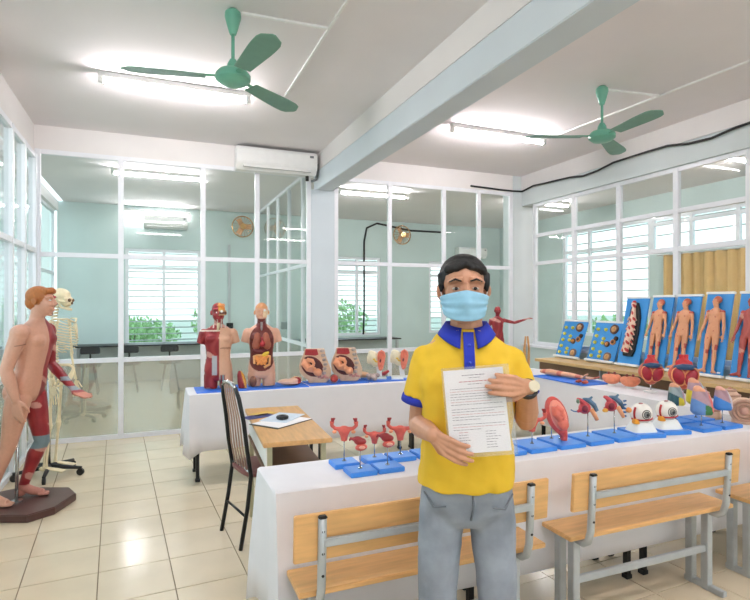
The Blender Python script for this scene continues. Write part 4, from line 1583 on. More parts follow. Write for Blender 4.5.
cp = MB()
cp.loft([(.0, 0, .004, .036, .026), (-.006, .004, .06, .04, .03), (-.018, .008, .12, .03, .026), (-.026, .01, .155, .012, .014)], 16)
loose('muscle_piece', .742, 4.85, -.1, cp, .005, M_VC, 'red and yellow muscle piece leaning between the torso models', 'model piece',
      col=lambda co: (226, 160, 60) if abs(co.x + .028 * 0 - .03 + co.z * .25) < .010 else muscle(co, 120))
cp = MB()
cp.ell((0, 0, .03), (.11, .055, .03), rotm(y=.1), 16)
cp.ell((.03, -.01, .045), (.06, .04, .022), None, 12)
loose('chest_plate', 1.16, 4.87, .1, cp, .005, M_VC, 'flat skin-coloured chest plate lying beside the open torso', 'model piece',
      col=lambda co: (170, 60, 56) if co.x > .07 else ((110, 60, 50) if co.z < .016 else (224, 180, 158)))
cp = MB()
cp.loft([(0, 0, 0, .04, .03), (0, 0, .03, .042, .03), (.0, 0, .055, .02, .015)], 14)
loose('liver_piece', 1.262, 4.98, .4, cp, .005, M_RED, 'dark red wedge-shaped organ piece beside the flat chest plate', 'model piece')
cp = MB().tube([(-.05, 0, .02), (0, .01, .028), (.06, 0, .022)], [.02, .026, .02], 10)
loose('colon_piece', 1.27, 5.07, .2, cp, .005, M_TAN, 'tan rounded piece behind the dark red organ piece', 'model piece')

# ------------------------------------------------------------------ pregnancy models
def fetus(mb, s=1.0, c=(0, 0, 0)):
    cx, cy, cz = c
    P = lambda x, y, z: (cx + x * s, cy + y * s, cz + z * s)
    mb.ell(P(.045, 0, -.045), (.036 * s, .032 * s, .034 * s), None, 14)          # head low
    mb.tube([P(.02, .004, -.03), P(-.03, .004, -.01), P(-.06, .004, .03), P(-.05, .002, .065)], [.022 * s, .034 * s, .036 * s, .026 * s], 12)
    mb.tube([P(-.045, -.012, .06), P(-.0, -.022, .055), P(.018, -.024, .025)], [.02 * s, .018 * s, .012 * s], 10)
    mb.tube([P(.018, -.024, .025), P(-.015, -.03, .0), P(-.03, -.03, -.008)], [.012 * s, .011 * s, .008 * s], 8)
    mb.tube([P(-.005, -.018, -.02), P(.008, -.03, .002), P(.03, -.028, -.01)], [.012 * s, .010 * s, .008 * s], 8)
    mb.ell(P(.068, -.012, -.052), (.008 * s, .008 * s, .008 * s), None, 6)


def pregnancy_model(x, y, rz, label):
    r = empty('pregnancy_model', (x, y, ZTOP), rz)
    tag(r, label, 'anatomical model', 'pregnancy pelvis models')
    out = [(-.10, .315), (.085, .315), (.098, .25), (.125, .18), (.148, .12), (.146, .06), (.12, .02), (.10, 0), (-.06, 0), (-.075, .03), (-.11, .055), (-.145, .10), (-.152, .16), (-.135, .22), (-.115, .26)]
    b = MB().prism(out, -.055, .055)
    ob = blob('pelvis_body', b, .006, mat('pelvis_flesh', (214, 178, 150), .5, var=.08, scale=30), r, 4)
    MB().prism([(-.098, .317), (.02, .317), (.035, .262), (-.0, .250), (-.108, .258)], -.060, -.045).build('muscle_wall', M_RED, ob, bevel=.006)
    w = []
    for k in range(28):
        a = 2 * PI * k / 28
        w.append((-.035 + .096 * math.cos(a) * (1.0 if math.cos(a) < 0 else 1.12), .155 + .094 * math.sin(a) - .022 * math.cos(a)))
    MB().prism(w, -.0605, -.05).build('womb_wall', M_DKRED, ob, bevel=.003)
    w2 = [(-.035 + (p[0] + .035) * .87, .155 + (p[1] - .155) * .87) for p in w]
    MB().prism(w2, -.0625, -.058).build('womb_lining', mat('womb_lining', (74, 30, 34), .5), ob)
    fb = MB()
    fetus(fb, 1.12, (-.03, -.078, .152))
    blob('fetus', fb, .005, mat('fetus_skin', (236, 160, 120), .4, var=.06), r, 2)
    for k in range(6):
        zz = .30 - k * .042
        MB().ell((.062 + .010 * k if k < 4 else .1 - .004 * k, -.054, zz), (.022, .014, .016), None, 10).build('spine_bone', mat('spine_grey', (176, 160, 152), .5, var=.3, scale=70), ob, True)
    pb = MB()
    for k in range(7):
        pb.ell((.03 + .014 * k, -.055, .055 + .012 * math.sin(k * 2)), (.013, .01, .012), None, 8)
    blob('pelvic_organs', pb, .004, mat('pelvic_pink', (206, 140, 130), .4, var=.3, scale=60), ob, 1)
    return r


pregnancy_model(1.44, 4.985, -.27, 'pregnancy pelvis model next to the flat chest plate')
pregnancy_model(1.755, 4.985, -.3, 'pregnancy pelvis model next to the ear models')
fb = MB().ell((0, 0, .045), (.042, .04, .042), n=14).ell((0, -.03, .03), (.024, .02, .018), n=10)
loose('fetus_model', 1.585, 4.86, -.2, fb, .005, M_VC, 'small red and grey ball-like fetus model between the pregnancy models', 'anatomical model',
      col=lambda co: (176, 56, 50) if co.y < -.02 else ((120, 110, 104) if co.z > .06 else (200, 150, 120)))
fb = MB().tube([(-.06, 0, .03), (0, .01, .036), (.06, 0, .03)], [.022, .032, .024], 10)
loose('pelvis_piece', 1.95, 5.07, -.3, fb, .005, M_TAN, 'tan rounded piece behind the grey bone piece', 'model piece')
fb = MB()
rn = random.Random(5)
for k in range(9):
    fb.ell((rn.uniform(-.05, .05), rn.uniform(-.03, .03), .03 + rn.uniform(-.008, .02)), (.028, .022, .024), None, 8)
loose('bone_piece', 1.985, 4.87, -.2, fb, .005, mat('grey_pink_bone', (176, 156, 150), .5, var=.3, scale=40), 'lumpy grey bone piece next to the first ear model', 'model piece')


# ------------------------------------------------------------------ ear models
def ear_model(x, y, rz, label):
    r = empty('ear_model', (x, y, ZTOP), rz)
    tag(r, label, 'ear model', 'large ear models')
    b = MB().box(-.09, .09, -.06, .06, 0, .012).build('base', M_WHITE, r, bevel=.003)
    MB().prism([(.0, .01), (.05, .01), (.03, .14), (-.02, .16)], -.012, .012).build('stand', M_WHITE, r, bevel=.004)
    tb_ = MB().ell((-.045, .0, .205), (.06, .05, .07), None, 14).ell((-.015, 0, .16), (.05, .04, .045), None, 12).ell((-.075, 0, .17), (.03, .03, .03), None, 10).ell((-.06, .0, .25), (.035, .03, .03), None, 10)
    blob('temporal_bone', tb_, .006, mat('cream_bone', (236, 226, 196), .5, var=.1, scale=30, bump=.3), r, 2)
    eb = MB()
    prof = [(.012, .095), (.03, .085), (.05, .11), (.066, .17), (.076, .23), (.066, .27), (.04, .285), (.012, .27), (.0, .22), (.002, .15)]
    eb.prism(prof, -.05, -.026)
    rim = [(.02, -.055, .09), (.045, -.06, .108), (.062, -.062, .17), (.072, -.063, .228), (.062, -.063, .266), (.04, -.063, .28), (.016, -.062, .266), (.008, -.058, .23), (.02, -.056, .205)]
    eb.tube(rim, [.014, .012, .010, .011, .011, .011, .011, .010, .007], 8)
    eb.tube([(.05, -.058, .22), (.046, -.058, .175), (.026, -.057, .14)], [.008, .01, .008], 8)
    blob('auricle', eb, .005, mat('ear_pink', (232, 130, 106), .4, var=.08), r, 2)
    MB().ell((.03, -.052, .18), (.010, .006, .018), None, 10).build('ear_canal', M_DKRED, r, True)
    MB().tube([(.0, -.04, .17), (-.02, -.052, .175), (-.03, -.054, .2), (-.045, -.052, .195)], .008, 8).build('inner_ear', M_YEL, r, True)


ear_model(2.075, 4.98, -.38, 'large pink ear model with white bone, nearer the pregnancy models')
ear_model(2.325, 4.98, -.4, 'large pink ear model with white bone beside the person\'s sleeve')
cp = MB().tube([(-.05, 0, .02), (.0, 0, .03), (.045, 0, .06)], [.016, .02, .012], 10)
loose('muscle_piece', 2.20, 5.09, -.3, cp, .005, M_RED, 'small red piece between the two ear models', 'model piece')
cp = MB().prism([(-.06, .0), (.06, 0), (.055, .014), (-.055, .018)], -.03, .03)
loose('bone_plate', 2.24, 4.86, -.4, cp, .004, M_WHITE, 'small flat white plate in front of the ear models', 'model piece')

# ------------------------------------------------------------------ small muscle figure with raised arm
mf = empty('muscle_figure', (3.475, 4.95, ZT + .0005), math.radians(-20))
tag(mf, 'small red muscle figure with an outstretched arm near the corner column', 'muscle figure')
fs_ = .405
b = MB()
z0 = .03
Q = lambda x, y, z: Vector((x * fs_, y * fs_, z0 + z * fs_))
torso(b, fs_, z0)
chest_shape(b, fs_, z0)
b.tube([Q(0, .01, 1.4), Q(0, 0, 1.52)], .055 * fs_, 12)
head(b, Q(0, -.01, 1.585), fs_ * 1.08)
arm(b, Q(.175, .0, 1.335), Q(.45, -.04, 1.27), Q(.74, -.06, 1.36), fs_)
hand(b, Q(.74, -.06, 1.36), (.9, 0, .3), (0, -.3, -.9), -1, fs_ * 1.1)
arm(b, Q(-.175, 0, 1.335), Q(-.27, .02, 1.06), Q(-.26, -.1, .83), fs_)
hand(b, Q(-.26, -.1, .83), (0, -.1, -1), (1, 0, 0), 1, fs_)
leg(b, Q(-.09, 0, .82), Q(-.11, -.03, .45), Q(-.12, .05, .085), fs_)
leg(b, Q(.09, 0, .82), Q(.12, -.06, .45), Q(.13, -.02, .085), fs_)
foot(b, Q(-.12, .05, .075), (0, -1, 0), fs_)
foot(b, Q(.13, -.02, .075), (.2, -1, 0), fs_)
blob('body', b, .006, M_VC, mf, 1, lambda co: muscle(co, 160))
MB().box(-.075, .075, -.075, .075, 0, .032).build('base', M_BLACK, mf, bevel=.005)

# wooden-looking forearm stand at the end of the side table
fa = empty('forearm_bone_model', (3.90, 5.0, ZT + .0005), 0)
tag(fa, 'tan two-pronged forearm bone model at the end of the side table', 'bone model')
MB().box(-.06, .06, -.05, .05, 0, .025).build('base', M_WHITE, fa, bevel=.004)
for sx in (-1, 1):
    MB().tube([(sx * .024, 0, .02), (sx * .026, 0, .12), (sx * .03, 0, .25), (sx * .014, 0, .385)], [.014, .016, .013, .01], 10).build('bone', mat('tan_brown_bone', (198, 146, 86), .45, var=.15, scale=30), fa, True)
MB().tube([(0, .01, .02), (0, .01, .3)], .006, 8).build('rod', M_CHROME, fa, True)

# ------------------------------------------------------------------ boards along the side wall
def board(y0, y1, z1, label, group):
    """leaning display board; local x across (towards -Y), local z up the board"""
    w = y1 - y0
    hgt = z1 - .80
    L = math.hypot(.17, hgt)
    r = empty('display_board', (4.90, (y0 + y1) / 2, .792), 0)
    r.rotation_euler = (math.atan2(-.17, hgt), 0, -PI / 2)
    tag(r, label, 'display board', group)
    MB().box(-w / 2, w / 2, -.002, .016, .012, L).build('panel', M_BOARD, r, bevel=.002)
    MB().box(-w / 2 - .012, w / 2 + .012, -.008, .02, L - .004, L + .02).build('top_rail', M_WHITE, r, bevel=.003)
    MB().box(-w / 2 - .012, w / 2 + .012, -.035, .018, .008, .034).build('bottom_rail', M_WHITE, r, bevel=.003)
    return r, w, L


def dotted_board(y0, y1, label):
    r, w, L = board(y0, y1, 1.275, label, 'dotted specimen boards')
    my = mat('yellow_green_pin', (214, 202, 70), .4)
    for row in range(5):
        for c in range(2):
            x = -w * .34 + c * w * .24 + (.0 if c == 0 else .02)
            z = L * (.16 + .165 * row) + (0 if c == 0 else -.03 * (row % 2))
            MB().tube([(x, -.022, z), (x, -.001, z)], [.018, .022], 12).build('specimen_knob', my, r, 'auto')
    x = w * .24
    def disc(z, rr, m1, m2, dx=0):
        q = MB().tube([(x + dx, -.018, z), (x + dx, -.001, z)], [rr * .95, rr], 18).build('specimen_disc', m1, r, 'auto')
        MB().ell((x + dx, -.018, z), (rr * .62, .012, rr * .62), None, 14).build('specimen_core', m2, q, True)
    mbk = mat('dark_brown_specimen', (94, 56, 40), .45, var=.2, scale=50)
    disc(L * .84, .06, mbk, mat('tan_core', (198, 150, 96), .45, var=.3, scale=60))
    disc(L * .53, .036, mat('orange_brown_specimen', (206, 134, 62), .45, var=.2, scale=50), mbk, .03)
    disc(L * .47, .036, mbk, MATS['orange_brown_specimen'], -.05)
    disc(L * .62, .028, M_BLACK, mbk, .06)
    disc(L * .17, .055, mat('grey_brown_specimen', (134, 110, 100), .5, var=.2, scale=50), MATS['tan_core'])


dotted_board(5.29, 5.70, 'blue board with yellow knobs, the one beside the corner column')
dotted_board(4.73, 5.15, 'blue board with yellow knobs, the one beside the spine board')

# spine relief board; its black backing models the shadow beside the body
r, w, L = board(4.38, 4.68, 1.565, 'blue board with a relief of skull, spine and nerves over a modelled shadow', None)
b = MB()
prof = [(-.03, L * .93), (.03, L * .93), (.06, L * .84), (.085, L * .72), (.092, L * .5), (.08, L * .25), (.055, L * .15), (-.06, L * .15), (-.09, L * .3), (-.065, L * .5), (-.055, L * .7), (-.06, L * .82)]
b.prism(prof, -.03, .0)
blob('shadow_backing', b, .006, mat('shadow_black', (30, 26, 26), .4), r, 2)
b = MB()
b.ell((-.012, -.035, L * .9), (.03, .03, .045), None, 12)
b.tube([(-.005, -.035, L * .86), (.01, -.04, L * .7), (.0, -.04, L * .5), (-.02, -.04, L * .3), (-.03, -.038, L * .2)], [.02, .034, .038, .04, .045], 10)
for k in range(7):
    for sx in (-1, 1):
        zz = L * (.3 + .07 * k)
        b.tube([(-.01, -.04, zz), (sx * .04, -.045, zz - .012), (sx * .062, -.04, zz - .045)], .009, 7)
blob('spine_relief', b, .005, M_VC, r, 1, lambda co: (196, 60, 56) if math.sin(co.z * 75 + co.x * 60) * math.sin(co.x * 90 + 1) > .25 or (co.z > L * .92) else (236, 200, 176))


def figure_board(y0, y1, z1, label, red=False):
    r, w, L = board(y0, y1, z1, label, 'human figure boards')
    s = (L - .07) / 1.70
    b = MB()
    zo = .042
    k = min(1.22, w * .96 / (.64 * s))
    torso(b, s, zo)
    chest_shape(b, s, zo)
    b.tube([(0, 0, zo + 1.39 * s), (0, 0, zo + 1.5 * s)], .055 * s, 12)
    head(b, (0, 0, zo + 1.58 * s), s * 1.05, rotm(z=-.7))
    for sx in (-1, 1):
        arm(b, (sx * .185 * s, 0, zo + 1.335 * s), (sx * .25 * s, .0, zo + 1.06 * s), (sx * .29 * s, -.02, zo + .84 * s), s)
        hand(b, (sx * .29 * s, -.02, zo + .84 * s), (sx * .1, -.15, -1), (0, -1, 0), sx, s, (.1, .15, .1))
        leg(b, (sx * .09 * s, 0, zo + .82 * s), (sx * .105 * s, 0, zo + .45 * s), (sx * .115 * s, .02 * s, zo + .085 * s), s)
        foot(b, (sx * .115 * s, .01, zo + .075 * s), (sx * .6, -.5, 0), s)
    b.v = [(x * k, max(-.075, min(.004, y * .75 - .028)), z) for x, y, z in b.v]

    def col(co):
        z = (co.z - zo) / s
        if z > 1.62 or (z > 1.56 and co.x > .012):
            return (206, 112, 84)
        ax = abs(co.x) / (s * k)
        if (ax > .13 and 1.33 < z < 1.38) or (z < .62 and z > .5 and ax > .13) or (.42 < z < .5 and ax < .09):
            return (190, 78, 62)
        if red:
            return mixc(muscle(co, 140), (216, 150, 120), .35)
        if math.sin(co.z * 46) * math.sin(co.x * 60) > .93:
            return (196, 108, 84)
        return (222, 156, 116)
    blob('figure_relief', b, .006, M_VC, r, 2, col)
    MB().box(w * .3, w * .42, -.005, -.001, .05, .065).build('caption_plate', M_WHITE, r)


figure_board(4.075, 4.325, 1.575, 'blue board with a standing human figure, beside the spine board')
figure_board(3.765, 4.03, 1.58, 'blue board with a standing human figure, behind the farther heart model')
figure_board(3.445, 3.705, 1.60, 'blue board with a standing human figure, behind the nearer heart model')
figure_board(3.10, 3.375, 1.60, 'blue board with a redder human figure at the picture edge', True)

# ------------------------------------------------------------------ rod-mounted organ models on the front table
ZF = ZT + .0003


def rod_base(name, x, y, sx, sy, rod, label, group, rz=0.0, roff=(0, 0), two=None, turn=0.0):
    r = empty(name, (x, y, ZF), rz)
    tag(r, label, 'anatomical model', group)
    MB().box(-sx / 2, sx / 2, -sy / 2, sy / 2, 0, .022).build('base', M_BLUE, r, bevel=.003)
    r['turn'] = turn
    for ro_ in ([roff] + ([two] if two else [])):
        ro_ = (ro_[0] * math.cos(turn) - ro_[1] * math.sin(turn), ro_[0] * math.sin(turn) + ro_[1] * math.cos(turn))
        MB().tube([(ro_[0], ro_[1], .021), (ro_[0], ro_[1], rod)], .0028, 8).build('rod', M_CHROME, r, True)
        MB().tube([(ro_[0], ro_[1], .021), (ro_[0], ro_[1], .026)], .010, 12).build('rod_collar', M_CHROME, r, 'auto')
    return r


M_UT = mat('uterus_coral', (212, 96, 84), .35, var=.14, scale=40)
M_UTD = mat('tube_end_maroon', (150, 44, 50), .35, var=.2, scale=60)


def uterus(r, z, s, kind):
    """pear-shaped womb with two curling tubes; kind 1 shows a split belly"""
    b = MB()
    P = lambda x, y, zz: (x * s, y * s, z + zz * s)
    if kind == 0:
        b.loft([(0, 0, z, .016 * s, .013 * s), (0, 0, z + .025 * s, .020 * s, .016 * s), (0, 0, z + .05 * s, .032 * s, .02 * s), (0, 0, z + .068 * s, .028 * s, .018 * s), (0, 0, z + .076 * s, .01 * s, .008 * s)], 14)
        for sx in (-1, 1):
            b.tube([P(sx * .02, 0, .06), P(sx * .045, 0, .062), P(sx * .062, -.004, .078), P(sx * .06, -.008, .1)], [.012 * s, .010 * s, .010 * s, .013 * s], 9)
        blob('womb', b, .0035, M_UT, r, 2)
        for sx in (-1, 1):
            f = MB()
            for k in range(5):
                a = 2 * PI * k / 5
                f.tube([P(sx * .06, -.008, .095), P(sx * .055 + .010 * math.cos(a), -.010 + .008 * math.sin(a), .118)], [.006 * s, .004 * s], 6)
            blob('fimbria', f, .003, M_UTD, r, 1)
            MB().ell(P(sx * .048, -.012, .048), (.012 * s, .009 * s, .009 * s), None, 10).build('ovary', mat('ovary_peach', (236, 160, 120), .35), r, True)
    else:
        b.ell(P(0, 0, .052), (.036 * s, .024 * s, .022 * s), None, 14)
        b.ell(P(-.015, 0, .066), (.03 * s, .02 * s, .016 * s), None, 12)
        b.tube([P(-.03, 0, .06), P(-.055, 0, .07), P(-.06, 0, .055)], [.01 * s, .008 * s, .006 * s], 8)
        blob('womb', b, .0035, M_UTD, r, 2)
        q = MB().ell(P(.006, -.006, .022), (.036 * s, .026 * s, .02 * s), rotm(y=-.15), 14)
        blob('womb_half', q, .0035, M_UT, r, 2)
        MB().ell(P(.012, -.03, .026), (.018 * s, .008 * s, .010 * s), None, 10).build('cavity', mat('pale_pink_cavity', (240, 178, 160), .35), r, True)


GU = 'small womb models on rods'
u1 = rod_base('womb_model', .83, 2.395, .12, .105, .13, 'small coral womb model on rod with two raised tubes, beside the desk corner', GU, turn=-.4)
uterus(u1, .115, .92, 0)
u2 = rod_base('womb_model', .858, 2.258, .125, .11, .125, 'small split coral womb model on the frontmost blue base beside the desk', GU, turn=-.4)
uterus(u2, .10, .80, 1)
u3 = rod_base('womb_model', .985, 2.40, .12, .105, .10, 'small coral womb model on rod behind the two split ones', GU, turn=-.4)
uterus(u3, .085, .78, 0)
u4 = rod_base('womb_model', .992, 2.262, .125, .11, .125, 'small split coral womb model between the tubed ones and the person', GU, turn=-.4)
uterus(u4, .10, .82, 1)
u5 = rod_base('womb_model', 1.118, 2.395, .125, .11, .11, 'coral womb model with wide tubes, nearest to the person\'s elbow', GU, turn=-.4)
uterus(u5, .09, .95, 0)
u6 = rod_base('womb_model', 1.262, 2.40, .13, .12, .09, 'womb model half hidden behind the person\'s shirt', GU, turn=-.4)
uterus(u6, .075, .8, 0)
GB = 'organ models on blue bases'
BW, BD = .165, .20
w1 = rod_base('organ_stand', 1.66, 2.315, BW - .02, BD, .10, 'organ model on a blue base mostly hidden by the person\'s side', GB)
uterus(w1, .09, .8, 1)
w2 = rod_base('womb_model', 1.84, 2.315, BW, BD, .095, 'coral womb model hanging below the person\'s bent elbow', GB, roff=(0, .0), turn=-.65)
uterus(w2, .085, 1.05, 0)
# pregnant womb with fetus
w3 = rod_base('pregnant_womb_model', 2.03, 2.315, BW, BD, .11, 'large open pink womb model with a curled fetus inside', GB, roff=(-.045, .03), two=(.0, .03), turn=-.6)
b = MB()
Rt = rotm(y=-.32)
C0 = Vector((-.022, .0, .155))
b.ell(C0, (.056, .036, .105), Rt, 20)
b.tube([C0 + Rt @ Vector((0, 0, -.085)), C0 + Rt @ Vector((.002, 0, -.115)), C0 + Rt @ Vector((-.006, -.004, -.14))], [.03, .02, .017], 12)
sh_ = blob('womb_shell', b, .004, M_PINKR, w3, 2)
MB().ell(C0 + Vector((.006, -.022, .004)), (.042, .022, .085), Rt, 16).build('amniotic_lining', mat('lining_pink', (240, 150, 130), .3), sh_, True)
b = MB()
fc = C0 + Vector((.010, -.040, 0))
b.ell(fc + Rt @ Vector((.006, 0, -.042)), (.030, .024, .034), Rt, 14)
b.tube([fc + Rt @ Vector((.004, 0, -.02)), fc + Rt @ Vector((-.010, 0, .02)), fc + Rt @ Vector((-.004, 0, .06))], [.02, .027, .022], 12)
b.tube([fc + Rt @ Vector((.0, -.012, .06)), fc + Rt @ Vector((.024, -.014, .03)), fc + Rt @ Vector((.012, -.016, .006))], [.013, .012, .009], 8)
b.tube([fc + Rt @ Vector((.010, -.012, -.01)), fc + Rt @ Vector((.026, -.016, .006)), fc + Rt @ Vector((.014, -.022, -.016))], [.009, .008, .006], 8)
blob('fetus', b, .0035, M_PINK, w3, 2)


def inner_model(x, label, var):
    r = rod_base('organ_model', x, 2.315, BW, BD, .155, label, GB, roff=(-.005, .01), turn=-.6)
    z = .175
    b = MB().ell((-.02, .02, z), (.034, .03, .034), rotm(y=.4), 14)
    b.tube([(-.02, .02, z + .02), (-.045, .015, z + .045), (-.062, .01, z + .052)], [.018, .012, .008], 9)
    b.tube([(-.035, .02, z - .01), (-.06, .012, z - .02)], [.013, .008], 8)
    blob('chamber', b, .0035, mat('crimson_chamber', (190, 62, 72), .35, var=.25, scale=60), r, 2)
    MB().ell((-.022, -.008, z), (.018, .01, .02), None, 12).build('chamber_cut', mat('dark_crimson', (120, 24, 44), .4), r, True)
    b = MB().tube([(-.03, .03, z + .046), (.0, .026, z + .044), (.028, .02, z + .02), (.044, .02, z - .015)], [.010, .014, .014, .012], 10)
    b.tube([(.006, .02, z + .05), (.02, .02, z + .065)], [.008, .006], 8)
    blob('vein', b, .0035, mat('slate_blue_vessel', (78, 110, 138), .35, var=.2, scale=50), r, 1)
    MB().tube([(.012, .005, z - .002), (.03, .0, z - .035), (.042, -.002, z - .06)], [.013, .012, .010], 10).build('artery', mat('apricot_vessel', (232, 160, 116), .4), r, True)
    if var:
        MB().ell((.068, .0, z - .018), (.018, .016, .016), None, 12).build('orange_lobe', M_ORANGE, r, True)
        b = MB()
        for k in range(5):
            b.tube([(.04, .0, z + .03 - .02 * k), (.056, -.006, z + .036 - .022 * k)], [.007, .005], 7)
        blob('blue_branches', b, .003, M_BLUEV, r, 1)
        MB().ell((-.056, -.005, z - .024), (.017, .014, .012), None, 10).build('yellow_lobe', mat('amber_lobe', (236, 170, 60), .4), r, True)
    else:
        MB().tube([(-.06, .012, z - .02), (-.08, .01, z - .018), (-.095, .012, z - .010)], .003, 6).build('nerve', M_BLUEV, r, True)
        MB().ell((-.058, .0, z + .04), (.010, .010, .014), None, 8).build('green_lobe', mat('sage_lobe', (110, 136, 116), .4), r, True)
    return r


inner_model(2.225, 'crimson heart section model with blue vessel, beside the large womb model', 0)
inner_model(2.418, 'crimson heart section model with orange lobe, beside the eyeball models', 1)


def eyeball(x, label):
    r = empty('eyeball_model', (x, 2.315, ZF), math.radians(-14))
    tag(r, label, 'eye model', 'eyeball models')
    MB().box(-.088, .088, -.1, .1, 0, .022).build('base', M_BLUE, r, bevel=.003)
    MB().loft([(0, .0, .022, .075, .06), (0, 0, .03, .072, .058), (0, 0, .068, .052, .042), (0, 0, .074, .045, .036)], 24, p=5).build('plinth', M_WHITE, r, 'auto')
    c = Vector((.0, 0, .122))
    e = MB().ell(c, .061, None, 28).build('eyeball', mat('eyeball_white', (242, 236, 228), .25, var=.03), r, True)
    d = Vector((-.05, -.985, .02)).normalized()
    MB().ell(c + d * .046, .023, None, 18).build('cornea', mat('grey_iris', (116, 116, 112), .12, var=.35, scale=70), e, True)
    MB().ell(c + d * .058, .0125, None, 14).build('pupil', M_BLACK, e, True)
    MB().torus(c + d * .0545, .0245, .003, d, 24, 6).build('limbus', mat('limbus_brown', (90, 80, 74), .4), e, True)
    for a0, a1, zz in ((PI * .95, PI * 1.95, -.3),):
        pts = []
        for k in range(14):
            a = lerp(a0, a1, k / 13)
            p = Vector((math.cos(a), math.sin(a) * .86, -.48 + .1 * math.cos(a))).normalized()
            pts.append(c + p * .062)
        MB().tube(pts, .0055, 8).build('eye_muscle', mat('eye_muscle_red', (176, 34, 40), .35), r, True)
    pts = [c + Vector((-.05 - .008 * math.sin(k / 8 * PI), -.022, -.035 + .075 * k / 8)) for k in range(9)]
    MB().tube(pts, .006, 8).build('eye_muscle', MATS['eye_muscle_red'], r, True)
    MB().prism([(-.074, .07), (-.03, .066), (-.046, .095), (-.068, .098)], -.045, -.015).build('fat_wedge', mat('orange_fat', (240, 166, 52), .45), r, bevel=.005)
    MB().ell(c + Vector((-.01, -.012, .0575)), (.014, .010, .006), None, 10).build('upper_muscle', mat('mauve_muscle', (170, 110, 110), .4), r, True)


eyeball(2.612, 'white eyeball model on plinth, the one beside the crimson heart sections')
eyeball(2.815, 'white eyeball model on plinth, the one beside the coloured wedge models')


def wedge(x, y, label, s, cols, rz, rod):
    r = rod_base('wedge_model', x, y, .16, .15, rod, label, 'coloured wedge models on rods', 0)
    b = MB()
    b.loft([(.006, 0, 0, .05 * s, .034 * s), (.004, 0, .02 * s, .064 * s, .04 * s), (0, 0, .07 * s, .056 * s, .036 * s), (-.012 * s, 0, .12 * s, .038 * s, .03 * s), (-.022 * s, 0, .15 * s, .024 * s, .022 * s)], 22, p=3.2)
    b.ell((-.024 * s, -.004, .158 * s), (.026 * s, .022 * s, .022 * s), None, 12)
    b.tube([(-.02 * s, -.012, .165 * s), (.012 * s, -.018, .14 * s), (.042 * s, -.016, .08 * s), (.056 * s, -.01, .02 * s)], [.012 * s, .016 * s, .016 * s, .012 * s], 9)
    b.v = [Matrix.Rotation(rz, 3, 'Z') @ Vector(v) + Vector((0, 0, rod - .012)) for v in b.v]

    def col(co):
        z = (co.z - rod) / s
        q = (math.cos(rz) * co.x + math.sin(rz) * co.y) / s
        w = z + .5 * q
        if z > .132 and q < .01:
            return cols[0]
        if q > .03 + .25 * (.1 - z):
            return cols[2]
        if w > .062:
            return cols[1]
        if q > .008 and z < .05:
            return cols[4]
        return cols[3]
    blob('wedge', b, .0045, M_VC, r, 2, col)


TANC, MAU, ROSE, BLU, GRN, YELC, DKG = (222, 156, 124), (176, 140, 150), (222, 108, 104), (92, 132, 190), (52, 112, 60), (226, 206, 60), (44, 84, 92)
wedge(3.05, 2.27, 'wedge-shaped organ model, mauve above blue, next to the eyeball models', .98, (TANC, MAU, ROSE, BLU, GRN), -.5, .100)
wedge(3.055, 2.445, 'wedge-shaped organ model with yellow patch, behind the mauve and blue one', .80, (TANC, (150, 160, 160), MAU, DKG, YELC), -.5, .125)
wedge(3.235, 2.445, 'tall wedge-shaped organ model, pink and yellow above dark green', .95, (TANC, MAU, (170, 196, 200), YELC, DKG), -.6, .12)
wedge(3.235, 2.27, 'wedge-shaped organ model with a blue flank, beside the ringed beige dome', .82, ((230, 170, 150), MAU, (200, 190, 200), (60, 128, 206), (60, 128, 206)), -.6, .115)

